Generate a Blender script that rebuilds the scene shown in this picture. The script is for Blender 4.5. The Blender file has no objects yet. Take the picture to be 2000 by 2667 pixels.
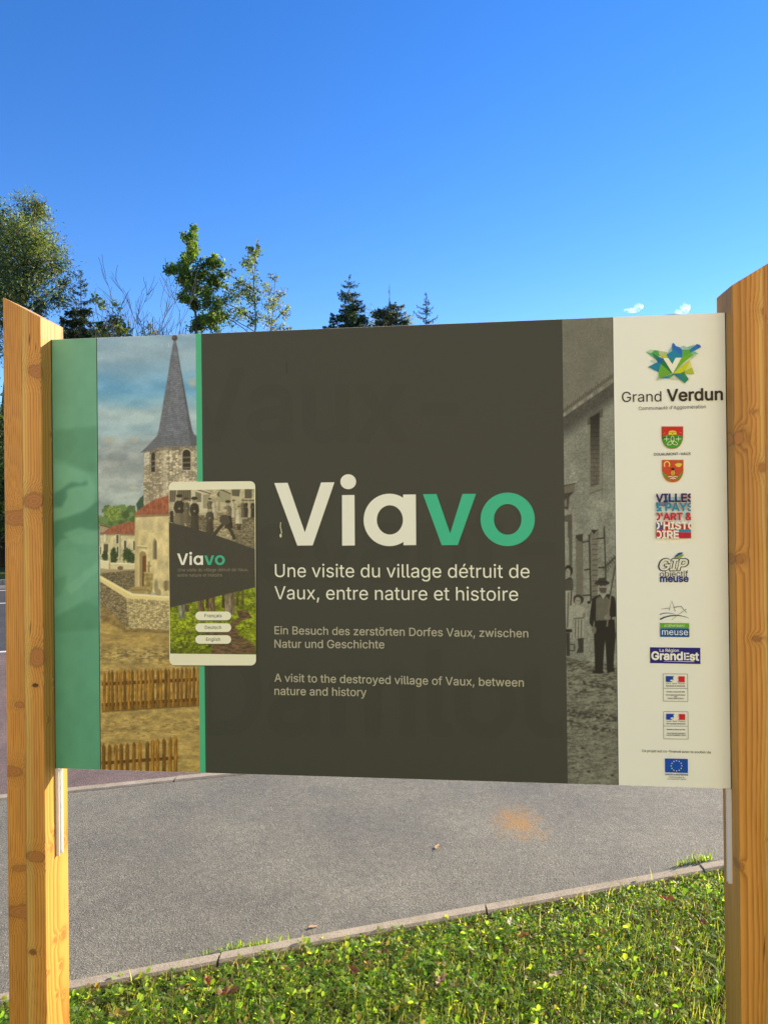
import bpy, bmesh, math, os
import numpy as np
from mathutils import Vector, Matrix
from mathutils.geometry import interpolate_bezier, delaunay_2d_cdt

# ------------------------------------------------------------------ camera
F_PX, PX_W, PX_H = 1850.0, 2000.0, 2667.0        # focal length in pixels of the 2000 x 2667 photograph
PITCH, ROLL, EYE = 0.0037, -0.0109, 1.55
fw = Vector((0, math.cos(PITCH), math.sin(PITCH)))
up0 = Vector((0, -math.sin(PITCH), math.cos(PITCH)))
rt0 = Vector((1, 0, 0))
RT = rt0 * math.cos(ROLL) + up0 * math.sin(ROLL)
UP = -rt0 * math.sin(ROLL) + up0 * math.cos(ROLL)
FW = fw
scene = bpy.context.scene
COL = scene.collection
cam = bpy.data.cameras.new('camera')
cam.lens = F_PX / PX_H * 36.0
cam.sensor_width = 36.0
cam.sensor_fit = 'AUTO'
cam.clip_start = 0.05
cam.clip_end = 20000
camo = bpy.data.objects.new('camera', cam)
COL.objects.link(camo)
m = Matrix.Identity(4)
for i in range(3):
    m[i][0] = RT[i]; m[i][1] = UP[i]; m[i][2] = -FW[i]
m[0][3], m[1][3], m[2][3] = 0, 0, EYE
camo.matrix_world = m
scene.camera = camo
scene.render.resolution_x, scene.render.resolution_y = 767, 1024

# ------------------------------------------------------------------ daylight
SUN_EL, SUN_AZ = math.radians(22.8), math.radians(56.0)     # azimuth clockwise from the viewing direction
world = bpy.data.worlds.new("World")
scene.world = world
world.use_nodes = True
wn, wl = world.node_tree.nodes, world.node_tree.links
wn.clear()
sky = wn.new('ShaderNodeTexSky')
sky.sky_type = 'NISHITA'
sky.sun_disc = False
sky.sun_elevation = SUN_EL
sky.sun_rotation = SUN_AZ
sky.altitude = 300
sky.air_density = 1.0
sky.dust_density = 0.0
sky.ozone_density = 2.5
wb = wn.new('ShaderNodeBackground'); wb.inputs['Strength'].default_value = 0.066
wo = wn.new('ShaderNodeOutputWorld')
hs = wn.new('ShaderNodeHueSaturation')
hs.inputs['Saturation'].default_value = 1.32
hs.inputs['Hue'].default_value = 0.514
wl.new(sky.outputs[0], hs.inputs['Color'])
wl.new(hs.outputs[0], wb.inputs['Color'])
wl.new(wb.outputs[0], wo.inputs['Surface'])
sd = Vector((math.sin(SUN_AZ) * math.cos(SUN_EL), math.cos(SUN_AZ) * math.cos(SUN_EL), math.sin(SUN_EL)))
sun = bpy.data.lights.new('sun', 'SUN')
sun.energy = 2.75
sun.angle = math.radians(0.53)
sun.color = (1.0, 0.83, 0.60)
suno = bpy.data.objects.new('sun', sun)
suno.rotation_euler = sd.to_track_quat('Z', 'Y').to_euler()
suno.location = sd * 50
COL.objects.link(suno)
scene.view_settings.view_transform = 'Standard'
scene.view_settings.look = 'None'
scene.view_settings.exposure = 2.0
scene.view_settings.gamma = 1.0
scene.render.engine = 'CYCLES'
scene.cycles.max_bounces = 10
scene.cycles.transparent_max_bounces = 12
scene.cycles.volume_bounces = 3
scene.cycles.use_denoising = True

# colour a print needs so that it reads as measured under the shade light on the board
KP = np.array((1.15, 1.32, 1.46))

# ------------------------------------------------------------------ helpers
rng = np.random.default_rng(7)

def ray(x, y):
    return FW + RT * ((x - PX_W / 2) / F_PX) - UP * ((y - PX_H / 2) / F_PX)

def at(x, y, Y):
    d = ray(x, y)
    return Vector((0, 0, EYE)) + d * (Y / d.y)

def on_ground(x, y, z=0.0):
    d = ray(x, y)
    return Vector((0, 0, EYE)) + d * ((z - EYE) / d.z)

def lin(c):
    c = np.asarray(c, float) / 255.0
    return np.where(c <= 0.04045, c / 12.92, ((c + 0.055) / 1.055) ** 2.4)

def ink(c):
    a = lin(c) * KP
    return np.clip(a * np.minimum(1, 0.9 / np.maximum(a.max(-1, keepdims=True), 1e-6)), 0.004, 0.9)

_T = rng.random((256, 256))
def vnoise(x, y, seed=0):
    x = np.asarray(x, float) + seed * 17.31; y = np.asarray(y, float) + seed * 9.77
    xi = np.floor(x).astype(int); yi = np.floor(y).astype(int)
    fx = x - xi; fy = y - yi
    fx = fx * fx * (3 - 2 * fx); fy = fy * fy * (3 - 2 * fy)
    a = _T[xi & 255, yi & 255]; b = _T[(xi + 1) & 255, yi & 255]
    c = _T[xi & 255, (yi + 1) & 255]; d = _T[(xi + 1) & 255, (yi + 1) & 255]
    return (a * (1 - fx) + b * fx) * (1 - fy) + (c * (1 - fx) + d * fx) * fy

def fbm(x, y, seed=0, oct=4):
    s = 0; a = 0.5; t = 0
    for k in range(oct):
        s = s + a * vnoise(x * 2 ** k, y * 2 ** k, seed + k * 3); t += a; a *= 0.5
    return s / t

def worley(x, y, seed=0):
    xi = np.floor(x).astype(int); yi = np.floor(y).astype(int)
    f1 = np.full(x.shape, 9.0); f2 = np.full(x.shape, 9.0); cid = np.zeros(x.shape)
    for dx in (-1, 0, 1):
        for dy in (-1, 0, 1):
            cx, cy = xi + dx, yi + dy
            jx = _T[(cx + seed) & 255, cy & 255]; jy = _T[cy & 255, (cx + 31 + seed) & 255]
            d = np.hypot(cx + 0.15 + 0.7 * jx - x, cy + 0.15 + 0.7 * jy - y)
            nearer = d < f1
            f2 = np.where(nearer, f1, np.minimum(f2, d))
            cid = np.where(nearer, _T[(cx * 7 + cy * 3 + seed) & 255, (cy * 5 + cx) & 255], cid)
            f1 = np.where(nearer, d, f1)
    return f1, f2, cid

def mesh_np(name, verts, faces, mat, parent=None, col=None, smooth=False, sizes=None):
    """faces: (n,k) array, or a flat index array with sizes"""
    me = bpy.data.meshes.new(name)
    verts = np.asarray(verts, np.float32)
    me.vertices.add(len(verts)); me.vertices.foreach_set('co', verts.ravel())
    if sizes is None:
        faces = np.asarray(faces, np.int32); n, k = faces.shape
        starts = np.arange(n, dtype=np.int32) * k; flat = faces.ravel()
    else:
        flat = np.asarray(faces, np.int32); sizes = np.asarray(sizes, np.int32); n = len(sizes)
        starts = np.concatenate([[0], np.cumsum(sizes)[:-1]]).astype(np.int32)
    me.loops.add(len(flat)); me.loops.foreach_set('vertex_index', flat)
    me.polygons.add(n); me.polygons.foreach_set('loop_start', starts)
    if smooth:
        me.polygons.foreach_set('use_smooth', np.ones(n, bool))
    me.update(calc_edges=True)
    if col is not None:
        a = me.color_attributes.new('Col', 'FLOAT_COLOR', 'POINT')
        c4 = np.ones((len(verts), 4), np.float32); c4[:, :3] = col
        a.data.foreach_set('color', c4.ravel())
    me.validate()
    if mat: me.materials.append(mat)
    o = bpy.data.objects.new(name, me); COL.objects.link(o)
    if parent: o.parent = parent
    return o

def tag(o, label=None, cat=None, group=None, kind=None):
    if label: o['label'] = label
    if cat: o['category'] = cat
    if group: o['group'] = group
    if kind: o['kind'] = kind
    return o

def empty(name, loc, rz=0.0):
    o = bpy.data.objects.new(name, None); o.empty_display_size = 0.2
    o.location = loc; o.rotation_euler = (0, 0, rz); COL.objects.link(o)
    return o

class Mat:
    def __init__(s, name):
        s.m = bpy.data.materials.new(name); s.m.use_nodes = True
        s.n = s.m.node_tree.nodes; s.l = s.m.node_tree.links
        s.b = s.n['Principled BSDF']
    def node(s, t, **kw):
        x = s.n.new(t)
        for k, v in kw.items():
            if k.startswith('in_'):
                x.inputs[k[3:].replace('_', ' ')].default_value = v
            else: setattr(x, k, v)
        return x
    def link(s, a, b): s.l.new(a, b)
    def coord(s, kind='Object'):
        return s.node('ShaderNodeTexCoord').outputs[kind]
    def noise(s, vec, scale, detail=4, rough=0.55):
        x = s.node('ShaderNodeTexNoise'); x.inputs['Scale'].default_value = scale
        x.inputs['Detail'].default_value = detail; x.inputs['Roughness'].default_value = rough
        s.link(vec, x.inputs['Vector']); return x.outputs['Fac']
    def ramp(s, fac, stops):
        r = s.node('ShaderNodeValToRGB'); e = r.color_ramp.elements
        while len(e) < len(stops): e.new(0.5)
        for el, (p, c) in zip(e, stops):
            el.position = p; el.color = (*c, 1) if not np.isscalar(c) else (c, c, c, 1)
        s.link(fac, r.inputs['Fac']); return r.outputs['Color']
    def mix(s, fac, a, b, mode='MIX'):
        x = s.node('ShaderNodeMix', data_type='RGBA', blend_type=mode)
        for v, i in ((fac, 0), (a, 6), (b, 7)):
            if hasattr(v, 'is_output'): s.link(v, x.inputs[i])
            elif np.isscalar(v): x.inputs[i].default_value = v
            else: x.inputs[i].default_value = (*v, 1)
        return x.outputs[2]
    def bump(s, h, strength, dist):
        x = s.node('ShaderNodeBump'); x.inputs['Strength'].default_value = strength
        x.inputs['Distance'].default_value = dist; s.link(h, x.inputs['Height'])
        s.link(x.outputs[0], s.b.inputs['Normal'])
    def base(s, c, rough=0.6, spec=0.5):
        if hasattr(c, 'is_output'): s.link(c, s.b.inputs['Base Color'])
        else: s.b.inputs['Base Color'].default_value = (*c, 1)
        s.b.inputs['Roughness'].default_value = rough
        s.b.inputs['Specular IOR Level'].default_value = spec
        return s

def attr_mat(name, rough=0.45, spec=0.4, grain=0.0):
    M = Mat(name)
    a = M.node('ShaderNodeVertexColor', layer_name='Col').outputs['Color']
    if grain:
        n = M.noise(M.coord(), 900, 2)
        a = M.mix(1.0, a, M.ramp(n, [(0.25, 1 - grain), (0.75, 1.0)]), 'MULTIPLY')
    M.base(a, rough, spec)
    return M

PRINT = attr_mat('printed_film', 0.5, 0.22).m
def leaf_mat(name, rough=0.5, trans=0.45, tint=(1.25, 1.3, 0.45)):
    M = Mat(name)
    a = M.node('ShaderNodeVertexColor', layer_name='Col').outputs['Color']
    M.base(a, rough, 0.35)
    t = M.node('ShaderNodeBsdfTranslucent')
    M.link(M.mix(1.0, a, tint, 'MULTIPLY'), t.inputs['Color'])
    x = M.node('ShaderNodeMixShader'); x.inputs[0].default_value = trans
    M.link(M.b.outputs[0], x.inputs[1]); M.link(t.outputs[0], x.inputs[2])
    M.link(x.outputs[0], M.n['Material Output'].inputs['Surface'])
    return M.m

# ================================================================== SETTING
# ---- ground lines measured along the kerbs: lists of (X, Y) points
K1 = [on_ground(x, y) for x, y in ((185, 2563), (568, 2491), (1000, 2409), (1362, 2346), (1542, 2310), (1883, 2248))]
def poly_line(pts):
    X = np.array([p.x for p in pts]); Y = np.array([p.y for p in pts])
    return np.polyfit(X, Y, 2 if len(pts) > 3 else 1)
k1 = poly_line(K1)
K2 = [on_ground(x, y) for x, y in ((15, 2084), (180, 2065), (458, 2036), (647, 2017))]
k2 = np.polyfit([p.x for p in K2], [p.y for p in K2], 1)
print('k1', k1, 'k2', k2)
k1_slope = np.polyfit([p.x for p in K1], [p.y for p in K1], 1)
def y_k1(x):
    x = np.asarray(x, float)
    xc = np.clip(x, -1.3, 1.8)
    y = np.polyval(k1, xc)
    s = 2 * k1[0] * xc + k1[1]
    return y + s * (x - xc)
def y_k2(x): return np.polyval(k2, x)
B = k2[0]                                           # the road runs parallel to the far kerb
def c_of(x, y): 
    p = on_ground(x, y); return p.y - B * p.x
C_EDGE = c_of(6, 1696); C_MID = c_of(4, 1570); C_FAR = c_of(3, 1537)
print('road', C_EDGE, C_MID, C_FAR, B)

def ribbon(name, xs, ya, yb, z, mat, kind='structure'):
    """flat sheet between two curves over x"""
    xs = np.asarray(xs, float)
    a = np.stack([xs, ya(xs), np.full_like(xs, z)], 1); b = np.stack([xs, yb(xs), np.full_like(xs, z)], 1)
    n = len(xs); i = np.arange(n - 1)
    f = np.stack([i, i + 1, n + i + 1, n + i], 1)
    return tag(mesh_np(name, np.concatenate([a, b]), f, mat), kind=kind)

def asphalt(name, tone, warm, stain=None):
    M = Mat(name); co = M.coord()
    v = M.node('ShaderNodeTexVoronoi'); v.inputs['Scale'].default_value = 240; M.link(co, v.inputs['Vector'])
    v2 = M.node('ShaderNodeTexVoronoi'); v2.inputs['Scale'].default_value = 120; M.link(co, v2.inputs['Vector'])
    w = np.array(warm)
    c = M.ramp(v.outputs['Color'], [(0.0, tuple(tone * .45 * w)), (0.35, tuple(tone * .85 * w)), (0.75, tuple(tone * 1.1 * w)), (1.0, tuple(tone * 1.9 * w))])
    big = M.noise(co, 1.6, 5, .6)
    c = M.mix(1.0, c, M.ramp(big, [(0.3, (.76, .76, .79)), (0.7, (1.2, 1.18, 1.13))]), 'MULTIPLY')
    mid = M.noise(co, 23, 4, .7)
    c = M.mix(1.0, c, M.ramp(mid, [(0.3, .8), (0.7, 1.15)]), 'MULTIPLY')
    pit = M.node('ShaderNodeTexVoronoi'); pit.inputs['Scale'].default_value = 34; M.link(co, pit.inputs['Vector'])
    c = M.mix(M.ramp(pit.outputs['Distance'], [(0.03, .85), (0.10, 0.0)]), c, (.035, .03, .025))
    if stain is not None:
        g = M.node('ShaderNodeVectorMath', operation='DISTANCE'); 
        sc = M.node('ShaderNodeVectorMath', operation='MULTIPLY'); sc.inputs[1].default_value = (1, .62, 1)
        M.link(co, sc.inputs[0]); M.link(sc.outputs[0], g.inputs[0]); g.inputs[1].default_value = (stain.x, stain.y * .62, 0)
        nn = M.noise(co, 14, 6, .75)
        mm = M.node('ShaderNodeMath', operation='MULTIPLY_ADD'); mm.inputs[1].default_value = 0.42; 
        M.link(nn, mm.inputs[0]); M.link(g.outputs['Value'], mm.inputs[2])
        fac = M.ramp(mm.outputs[0], [(0.23, .8), (0.285, .4), (0.36, 0.0)])
        c = M.mix(fac, c, (.36, .205, .06))
    M.base(c, 0.75, 0.35)
    h = M.mix(0.45, v.outputs['Distance'], v2.outputs['Distance'])
    M.bump(h, 1.0, 0.0024)
    return M.m

# ground sheet to the horizon
M = Mat('meadow_ground'); co = M.coord()
c = M.mix(M.ramp(M.noise(co, 3, 6, .7), [(.4, 0.0), (.6, 1.0)]), (.045, .07, .016), (.07, .085, .025))
M.base(c, .9, .1)
GROUND = M.m
gv = [(-400, -60, -.045), (400, -60, -.045), (400, 4000, -.045), (-400, 4000, -.045)]
gv = [(-3000, -200, -.045), (3000, -200, -.045), (3000, 6000, -.045), (-3000, 6000, -.045)]
tag(mesh_np('ground', gv, [[0, 1, 2, 3]], GROUND), kind='structure')
# soil under the verge plants
M = Mat('verge_soil'); co = M.coord()
c = M.mix(M.ramp(M.noise(co, 40, 6, .7), [(.35, 0.0), (.65, 1.0)]), (.028, .026, .014), (.075, .066, .034))
M.base(c, .95, .1); M.bump(M.noise(co, 120, 4), .8, .006)
SOIL = M.m
xs = np.linspace(-14, 14, 57)
ribbon('verge', xs, lambda x: np.full_like(x, -6.0), lambda x: y_k1(x) - .0595, -.012, SOIL)
M = Mat('bounce_gravel'); co = M.coord()
v_ = M.node('ShaderNodeTexVoronoi'); v_.inputs['Scale'].default_value = 60; M.link(co, v_.inputs['Vector'])
M.base(M.mix(v_.outputs['Color'], (.56, .48, .36), (.76, .68, .54)), .95, .1)
tag(mesh_np('bounce_forecourt', [(-40, -45, -.006), (40, -45, -.006), (40, -.55, -.006), (-40, -.55, -.006)], [[0, 1, 2, 3]], M.m), kind='structure')  # pale ground added out of view to bounce warm light onto the board
stain_at = on_ground(1350, 2142)
PATH = asphalt('path_asphalt', .197, (1.03, 1.0, .78), stain_at)
ribbon('path', np.linspace(-14, 14, 57), lambda x: y_k1(x), lambda x: y_k2(x), 0.0, PATH)
PINK = asphalt('pavement_asphalt', .15, (1.25, .93, .80))
xs = np.linspace(-40, 40, 21)
ribbon('pavement', xs, lambda x: y_k2(x) + .075, lambda x: B * x + C_EDGE - .06, -.004, PINK)
ROAD = asphalt('road_asphalt', .075, (.98, 1.0, 1.05))
ribbon('road', np.linspace(-90, 90, 11), lambda x: B * x + C_EDGE - .06, lambda x: B * x + C_FAR + .4, -.012, ROAD)
PAINT = Mat('road_paint').base((.72, .72, .70), .6).m
for nm, cc, wd in (('road_marking', C_EDGE, .12), ('road_marking', C_MID, .12), ('road_marking', C_FAR, .12)):
    ribbon(nm, np.linspace(-90, 90, 11), lambda x: B * x + cc - wd / 2, lambda x: B * x + cc + wd / 2, -.008, PAINT)
ribbon('far_pavement', np.linspace(-90, 90, 11), lambda x: B * x + C_FAR + .4, lambda x: B * x + C_FAR + 1.5, -.006, asphalt('far_pavement_asphalt', .2, (1.05, 1, .95)))

# concrete edging: one run of kerb stones with open joints
M = Mat('kerb_concrete'); co = M.coord()
c = M.ramp(M.noise(co, 7, 6, .7), [(.3, (.30, .26, .185)), (.7, (.46, .40, .30))])
c = M.mix(1.0, c, M.ramp(M.noise(co, 160, 3, .6), [(.3, .72), (.6, 1.1)]), 'MULTIPLY')
M.base(c, .85, .2); M.bump(M.noise(co, 240, 3), .5, .003)
KERB = M.m
def kerb(name, yf, x_joint, length, width, x0, x1, ztop):
    bm = bmesh.new()
    k0 = math.floor((x0 - x_joint) / length)
    x = x_joint + k0 * length
    while x < x1:
        xa, xb = x + .004, x + length - .004
        seg = 4
        X = np.linspace(xa, xb, seg + 1); Y = yf(X)
        lift = rng.uniform(-.003, .003)
        rows = []
        for xx, yy in zip(X, Y):
            r = .008
            prof = [(0, -.2), (0, ztop + lift - r), (r, ztop + lift), (width - r, ztop + lift), (width, ztop + lift - r), (width, -.2)]
            rows.append([bm.verts.new((xx, yy - a, z)) for a, z in prof])
        for a, b in zip(rows[:-1], rows[1:]):
            for i in range(5): bm.faces.new((a[i], b[i], b[i + 1], a[i + 1]))
        bm.faces.new(rows[0]); bm.faces.new(rows[-1][::-1])
        x += length
    bmesh.ops.recalc_face_normals(bm, faces=bm.faces)
    me = bpy.data.meshes.new(name); bm.to_mesh(me); bm.free()
    me.materials.append(KERB)
    o = bpy.data.objects.new(name, me); COL.objects.link(o)
    return tag(o, kind='structure')
kerb('kerb', y_k1, on_ground(573, 2500).x, 0.97, .058, -12, 12, .018)
kerb('kerb', lambda x: y_k2(x) + .075, on_ground(458, 2030).x, 0.97, .072, -12, 14, .012)
kerb('kerb', lambda x: B * x + C_FAR + 1.65, 0, 1.0, .15, -60, 60, .11)

# ================================================================== THE SIGN
TH, PCX, PCY, PCZ, PW, PH = -0.1101, -0.0298, 1.8885, EYE - 0.0994, 1.8016, 1.2
ZB = PCZ - PH / 2                                    # height of the panel's lower edge
sign = empty('information_sign', (PCX, PCY, 0), TH)
tag(sign, 'wide village visit information sign slotted between two larch posts, beside the footpath', 'information sign')
pd = Vector((math.cos(TH), math.sin(TH), 0)); pn = Vector((-math.sin(TH), math.cos(TH), 0))
def puv(x, y):
    """photo pixel -> (u, v) metres on the board, from its lower left corner"""
    d = ray(x, y); o = Vector((0, 0, EYE)); c0 = Vector((PCX, PCY, PCZ))
    t = (c0 - o).dot(pn) / d.dot(pn)
    q = o + d * t - c0
    return q.dot(pd) + PW / 2, q.z + PH / 2
def puv_np(P):
    return np.array([puv(a, b) for a, b in P])
def uv_px(u, v):
    """(u, v) arrays -> photo pixels"""
    X = PCX + pd.x * (u - PW / 2); Y = PCY + pd.y * (u - PW / 2); Z = PCZ + v - PH / 2 - EYE
    dep = X * FW.x + Y * FW.y + Z * FW.z
    return (PX_W / 2 + F_PX * (X * RT.x + Y * RT.y + Z * RT.z) / dep,
            PX_H / 2 - F_PX * (X * UP.x + Y * UP.y + Z * UP.z) / dep)
def loc(u, v, w):
    """board coordinates -> the sign's own frame; w is how far the film stands proud"""
    return np.stack([u - PW / 2, np.zeros_like(u) - w, v + ZB], -1)

def box_bm(bm, x0, x1, y0, y1, z0, z1):
    v = [bm.verts.new((x, y, z)) for z in (z0, z1) for x, y in ((x0, y0), (x1, y0), (x1, y1), (x0, y1))]
    for f in ((0, 3, 2, 1), (4, 5, 6, 7), (0, 1, 5, 4), (1, 2, 6, 5), (2, 3, 7, 6), (3, 0, 4, 7)):
        bm.faces.new([v[i] for i in f])
def bm_obj(name, bm, mat, parent, bevel=0):
    if bevel:
        bmesh.ops.bevel(bm, geom=bm.edges[:], offset=bevel, segments=2, affect='EDGES')
    me = bpy.data.meshes.new(name); bm.to_mesh(me); bm.free(); me.materials.append(mat)
    o = bpy.data.objects.new(name, me); COL.objects.link(o)
    if parent: o.parent = parent
    return o

ALU = Mat('coated_aluminium').base((.78, .78, .76), .35, .5).m
bm = bmesh.new(); box_bm(bm, -PW / 2 + .002, PW / 2 - .002, 0, .018, ZB, ZB + PH)
panel = bm_obj('panel', bm, ALU, sign, .0015)
DARKGAP = Mat('rubber_gasket').base((.015, .015, .013), .7).m
for sx in (-1, 1):
    bm = bmesh.new(); xa = sx * PW / 2
    box_bm(bm, min(xa, xa - sx * .0019), max(xa, xa - sx * .0019), -.001, .02, ZB + .001, ZB + PH - .001)
    bm_obj('gasket', bm, DARKGAP, sign)
# stiffener rib on the back of the board, showing a little above and below it
bm = bmesh.new()
su = puv(1757, 816)[0] - PW / 2
bmesh.ops.create_cone(bm, cap_ends=True, segments=24, radius1=.03, radius2=.03, depth=PH + .012,
                      matrix=Matrix.Translation((su, .034, ZB + PH / 2)) @ Matrix.Diagonal((1, .5, 1, 1)))
bm_obj('back_stiffener', bm, Mat('dark_steel').base((.03, .035, .03), .5).m, sign)

# ---- posts: glued larch, coloured as one solid so the grain runs round the corners
def wood_colour(x, y, z, lams, knots, seed):
    """x, y across the post, z along it (metres)"""
    col = np.zeros(x.shape + (3,))
    idx = np.zeros(x.shape, int)
    for i, L in enumerate(lams[1:], 1): idx = np.where(x > L['x'], i, idx)
    early = np.array((.60, .305, .062)); late = np.array((.30, .115, .016)); sap = np.array((.62, .42, .11))
    for i, L in enumerate(lams):
        mk = idx == i
        if not mk.any(): continue
        X, Y, Z = x[mk], y[mk], z[mk]
        wob = .034 * (vnoise(Z * .9, Y * 3, seed + i * 5) - .5) + .009 * (vnoise(Z * 3.4, X * 14, seed + i * 7 + 2) - .5) \
            + .0016 * (vnoise(Z * 13, X * 60, seed + i * 3 + 9) - .5)
        dx, dy = X - L['px'] + wob, Y - L['py']
        r = np.hypot(dx, dy)
        bend = np.zeros_like(r); kin = np.zeros_like(r); kd = np.full(r.shape, 9.0); kdark = np.zeros_like(r)
        for k in knots:
            if k['l'] != i: continue
            ax = np.array((k['x'] - L['px'], k['y'] - L['py'])); ax = ax / np.hypot(*ax)
            k = dict(k, r=k['r'] * .82)
            t = -(X - k['x']) * ax[1] + (Y - k['y']) * ax[0]
            q = np.hypot(t / k['r'], (Z - k['z']) / (k['r'] * k.get('el', 1.0))) * (1.0 + .62 * (fbm(X * 60 + k['z'] * 9, Z * 60 + Y * 60, seed + 50, 3) - .3))
            bend += k['r'] * 1.15 * np.exp(-(q / 2.0) ** 2) * (1 + .35 * np.sign(Z - k['z']) * np.exp(-q / 2))
            kd = np.minimum(kd, q)
            kdark = np.maximum(kdark, np.where(q < 1.25, k.get('dark', .4), 0))
        rr = r + bend
        sp = L['sp'] * (1 + .35 * (vnoise(rr * 45, np.zeros_like(rr) + i, seed + 4) - .5))
        ph = (rr / L['sp'] + .6 * vnoise(rr * 90, Z * .15, seed + 6)) % 1.0
        prof = np.clip(ph, 0, 1) ** 2.0 * np.clip((1 - ph) / .10, 0, 1)
        fib = fbm(X * 900 + Y * 700, Z * 14, seed + 11, 3)
        mix = np.clip(prof * 1.05 * L.get('con', 1) + (fib - .5) * .42, 0, 1)[:, None]
        c = early * (1 - mix) + late * mix
        s = np.clip((X - L['s0']) / (L['s1'] - L['s0']), 0, 1) if L['s1'] > L['s0'] else np.clip((L['s0'] - X) / (L['s0'] - L['s1']), 0, 1)
        s = np.clip(1 - np.abs(X + wob * .6 - L['sc']) / L['sw'], 0, 1) ** .5 if 'sc' in L else s * 0
        s = s[:, None] * .8
        c = c * (1 - s) + (sap * (1 - .35 * mix)) * s
        tone = (.70 + .58 * fbm(Z * 1.6, X * 14 + Y * 9 + i * 9, seed + 20, 4))[:, None]
        c = c * tone * np.array(L.get('tint', (1, 1, 1)))
        # knots
        inside = np.clip((1.05 - kd) / .14, 0, 1)[:, None]
        kr = (.5 + .5 * np.sin(kd * 17 + 3 * fbm(X * 160, Z * 160, seed + 31, 2)))[:, None]
        kc = np.array((.42, .18, .046)) * (.80 + .26 * kr)
        kc = kc * (1 - .8 * np.clip(kdark[:, None] - .5, 0, .5) * 2)
        rim = np.exp(-((kd - 1.08) / .12) ** 2)[:, None]
        halo = np.exp(-(kd / 1.9) ** 2)[:, None]
        c = c * (1 - .16 * halo)
        c = c * (1 - inside) + kc * inside
        c = c * (1 - .55 * rim * (.3 + kdark[:, None]))
        # fine checks in the heart of the knot
        chk = ((np.abs(Z - np.round(Z / .5) * .5) < 0) & (kd < .8))
        c[chk] *= .3
        edge = np.abs(x[mk][:, None] - np.array([l['x'] for l in lams[1:]])[None, :]).min(1) if len(lams) > 1 else np.full(X.shape, 1.)
        c = c * (1 - .45 * np.exp(-(edge / .0009) ** 2))[:, None]
        col[mk] = c
    return np.clip(col, .01, .9)

WOODM = attr_mat('larch_wood', .5, .35)
_n = WOODM.node('ShaderNodeMapping'); _n.inputs['Scale'].default_value = (420, 420, 9)
WOODM.link(WOODM.coord(), _n.inputs['Vector'])
WOODM.bump(WOODM.noise(_n.outputs[0], 1.0, 3, .6), .22, .0012)
WOOD = WOODM.m
def post(x0, x1, y0, y1, ztop0, ztop1, lams, knots, cracks, seed):
    r = .0035; st = .0019; rows = int(2.75 / .0034)
    P = []
    def arc(cx, cy, a0):
        for k in range(4):
            a = math.radians(a0 + 30 * k); P.append((cx + r * math.cos(a), cy + r * math.sin(a)))
    def side(a, b):
        n = int(math.dist(a, b) / st)
        for k in range(1, n): P.append((a[0] + (b[0] - a[0]) * k / n, a[1] + (b[1] - a[1]) * k / n))
    arc(x1 - r, y0 + r, 270); side((x1, y0 + r), (x1, y1 - r))
    arc(x1 - r, y1 - r, 0); side((x1 - r, y1), (x0 + r, y1))
    arc(x0 + r, y1 - r, 90); side((x0, y1 - r), (x0, y0 + r))
    arc(x0 + r, y0 + r, 180); side((x0 + r, y0), (x1 - r, y0))
    P = np.array(P); n = len(P)
    top = ztop0 + (ztop1 - ztop0) * (P[:, 0] - x0) / (x1 - x0)
    t = np.linspace(0, 1, rows)[:, None]
    Z = -.35 + (top[None, :] + .35) * t
    X = np.broadcast_to(P[:, 0], Z.shape); Y = np.broadcast_to(P[:, 1], Z.shape)
    V = np.stack([X, Y, Z], -1).reshape(-1, 3)
    i = np.arange(rows - 1)[:, None]; j = np.arange(n)[None, :]; j2 = (j + 1) % n
    Fq = np.stack([i * n + j, i * n + j2, (i + 1) * n + j2, (i + 1) * n + j], -1).reshape(-1, 4)
    C = wood_colour(V[:, 0] - x0, V[:, 1] - y0, V[:, 2], lams, knots, seed)
    for (cx, cy, cz, ln, wd) in cracks:
        d = np.hypot((V[:, 0] - x0 - cx - .06 * (V[:, 2] - cz) ) / wd, (V[:, 2] - cz) / ln) + np.abs(V[:, 1] - y0 - cy) * 90
        C *= (1 - .92 * np.clip(1.4 - d, 0, 1))[:, None]
    # end grain cap
    capv = V[-n:].copy(); c0 = capv.mean(0)
    ringsn = 6; cv = [capv * (1 - k / ringsn) + c0 * (k / ringsn) for k in range(ringsn)] + [c0[None]]
    base = len(V); CV = np.concatenate(cv)
    rr = np.hypot(CV[:, 0] - x0 - lams[0]['px'], CV[:, 1] - y0 - lams[0]['py'])
    cc = np.array((.62, .37, .15)) * (1 - .35 * ((rr / .006) % 1) ** 2)[:, None]
    cf = []
    for k in range(ringsn - 1):
        a = base + k * n + np.arange(n); b = base + k * n + (np.arange(n) + 1) % n
        cf.append(np.stack([a, b, b + n, a + n], 1))
    a = base + (ringsn - 1) * n + np.arange(n); b = base + (ringsn - 1) * n + (np.arange(n) + 1) % n
    tri = np.stack([a, b, np.full(n, base + ringsn * n)], 1)
    flat = np.concatenate([Fq.ravel(), np.concatenate(cf).ravel(), tri.ravel()])
    sizes = np.concatenate([np.full(len(Fq) + n * (ringsn - 1), 4), np.full(n, 3)])
    o = mesh_np('post', np.concatenate([V, CV]), flat, WOOD, sign, np.concatenate([C, cc]), smooth=True, sizes=sizes)
    sm = np.ones(len(sizes), bool); sm[len(Fq):] = False
    o.data.polygons.foreach_set('use_smooth', sm)
    return o
def pz(x, y, dep_local_y, sidex):
    """height of a photo pixel on the post's face at that local depth"""
    d = ray(x, y); o = Vector((0, 0, EYE)); c0 = Vector((PCX, PCY, 0)) + pn * dep_local_y
    t = (c0 - o).dot(pn) / d.dot(pn); q = o + d * t
    return (q - Vector((PCX, PCY, 0))).dot(pd), q.z
PS = .110
LF, RF = -.0515, -.044
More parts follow.
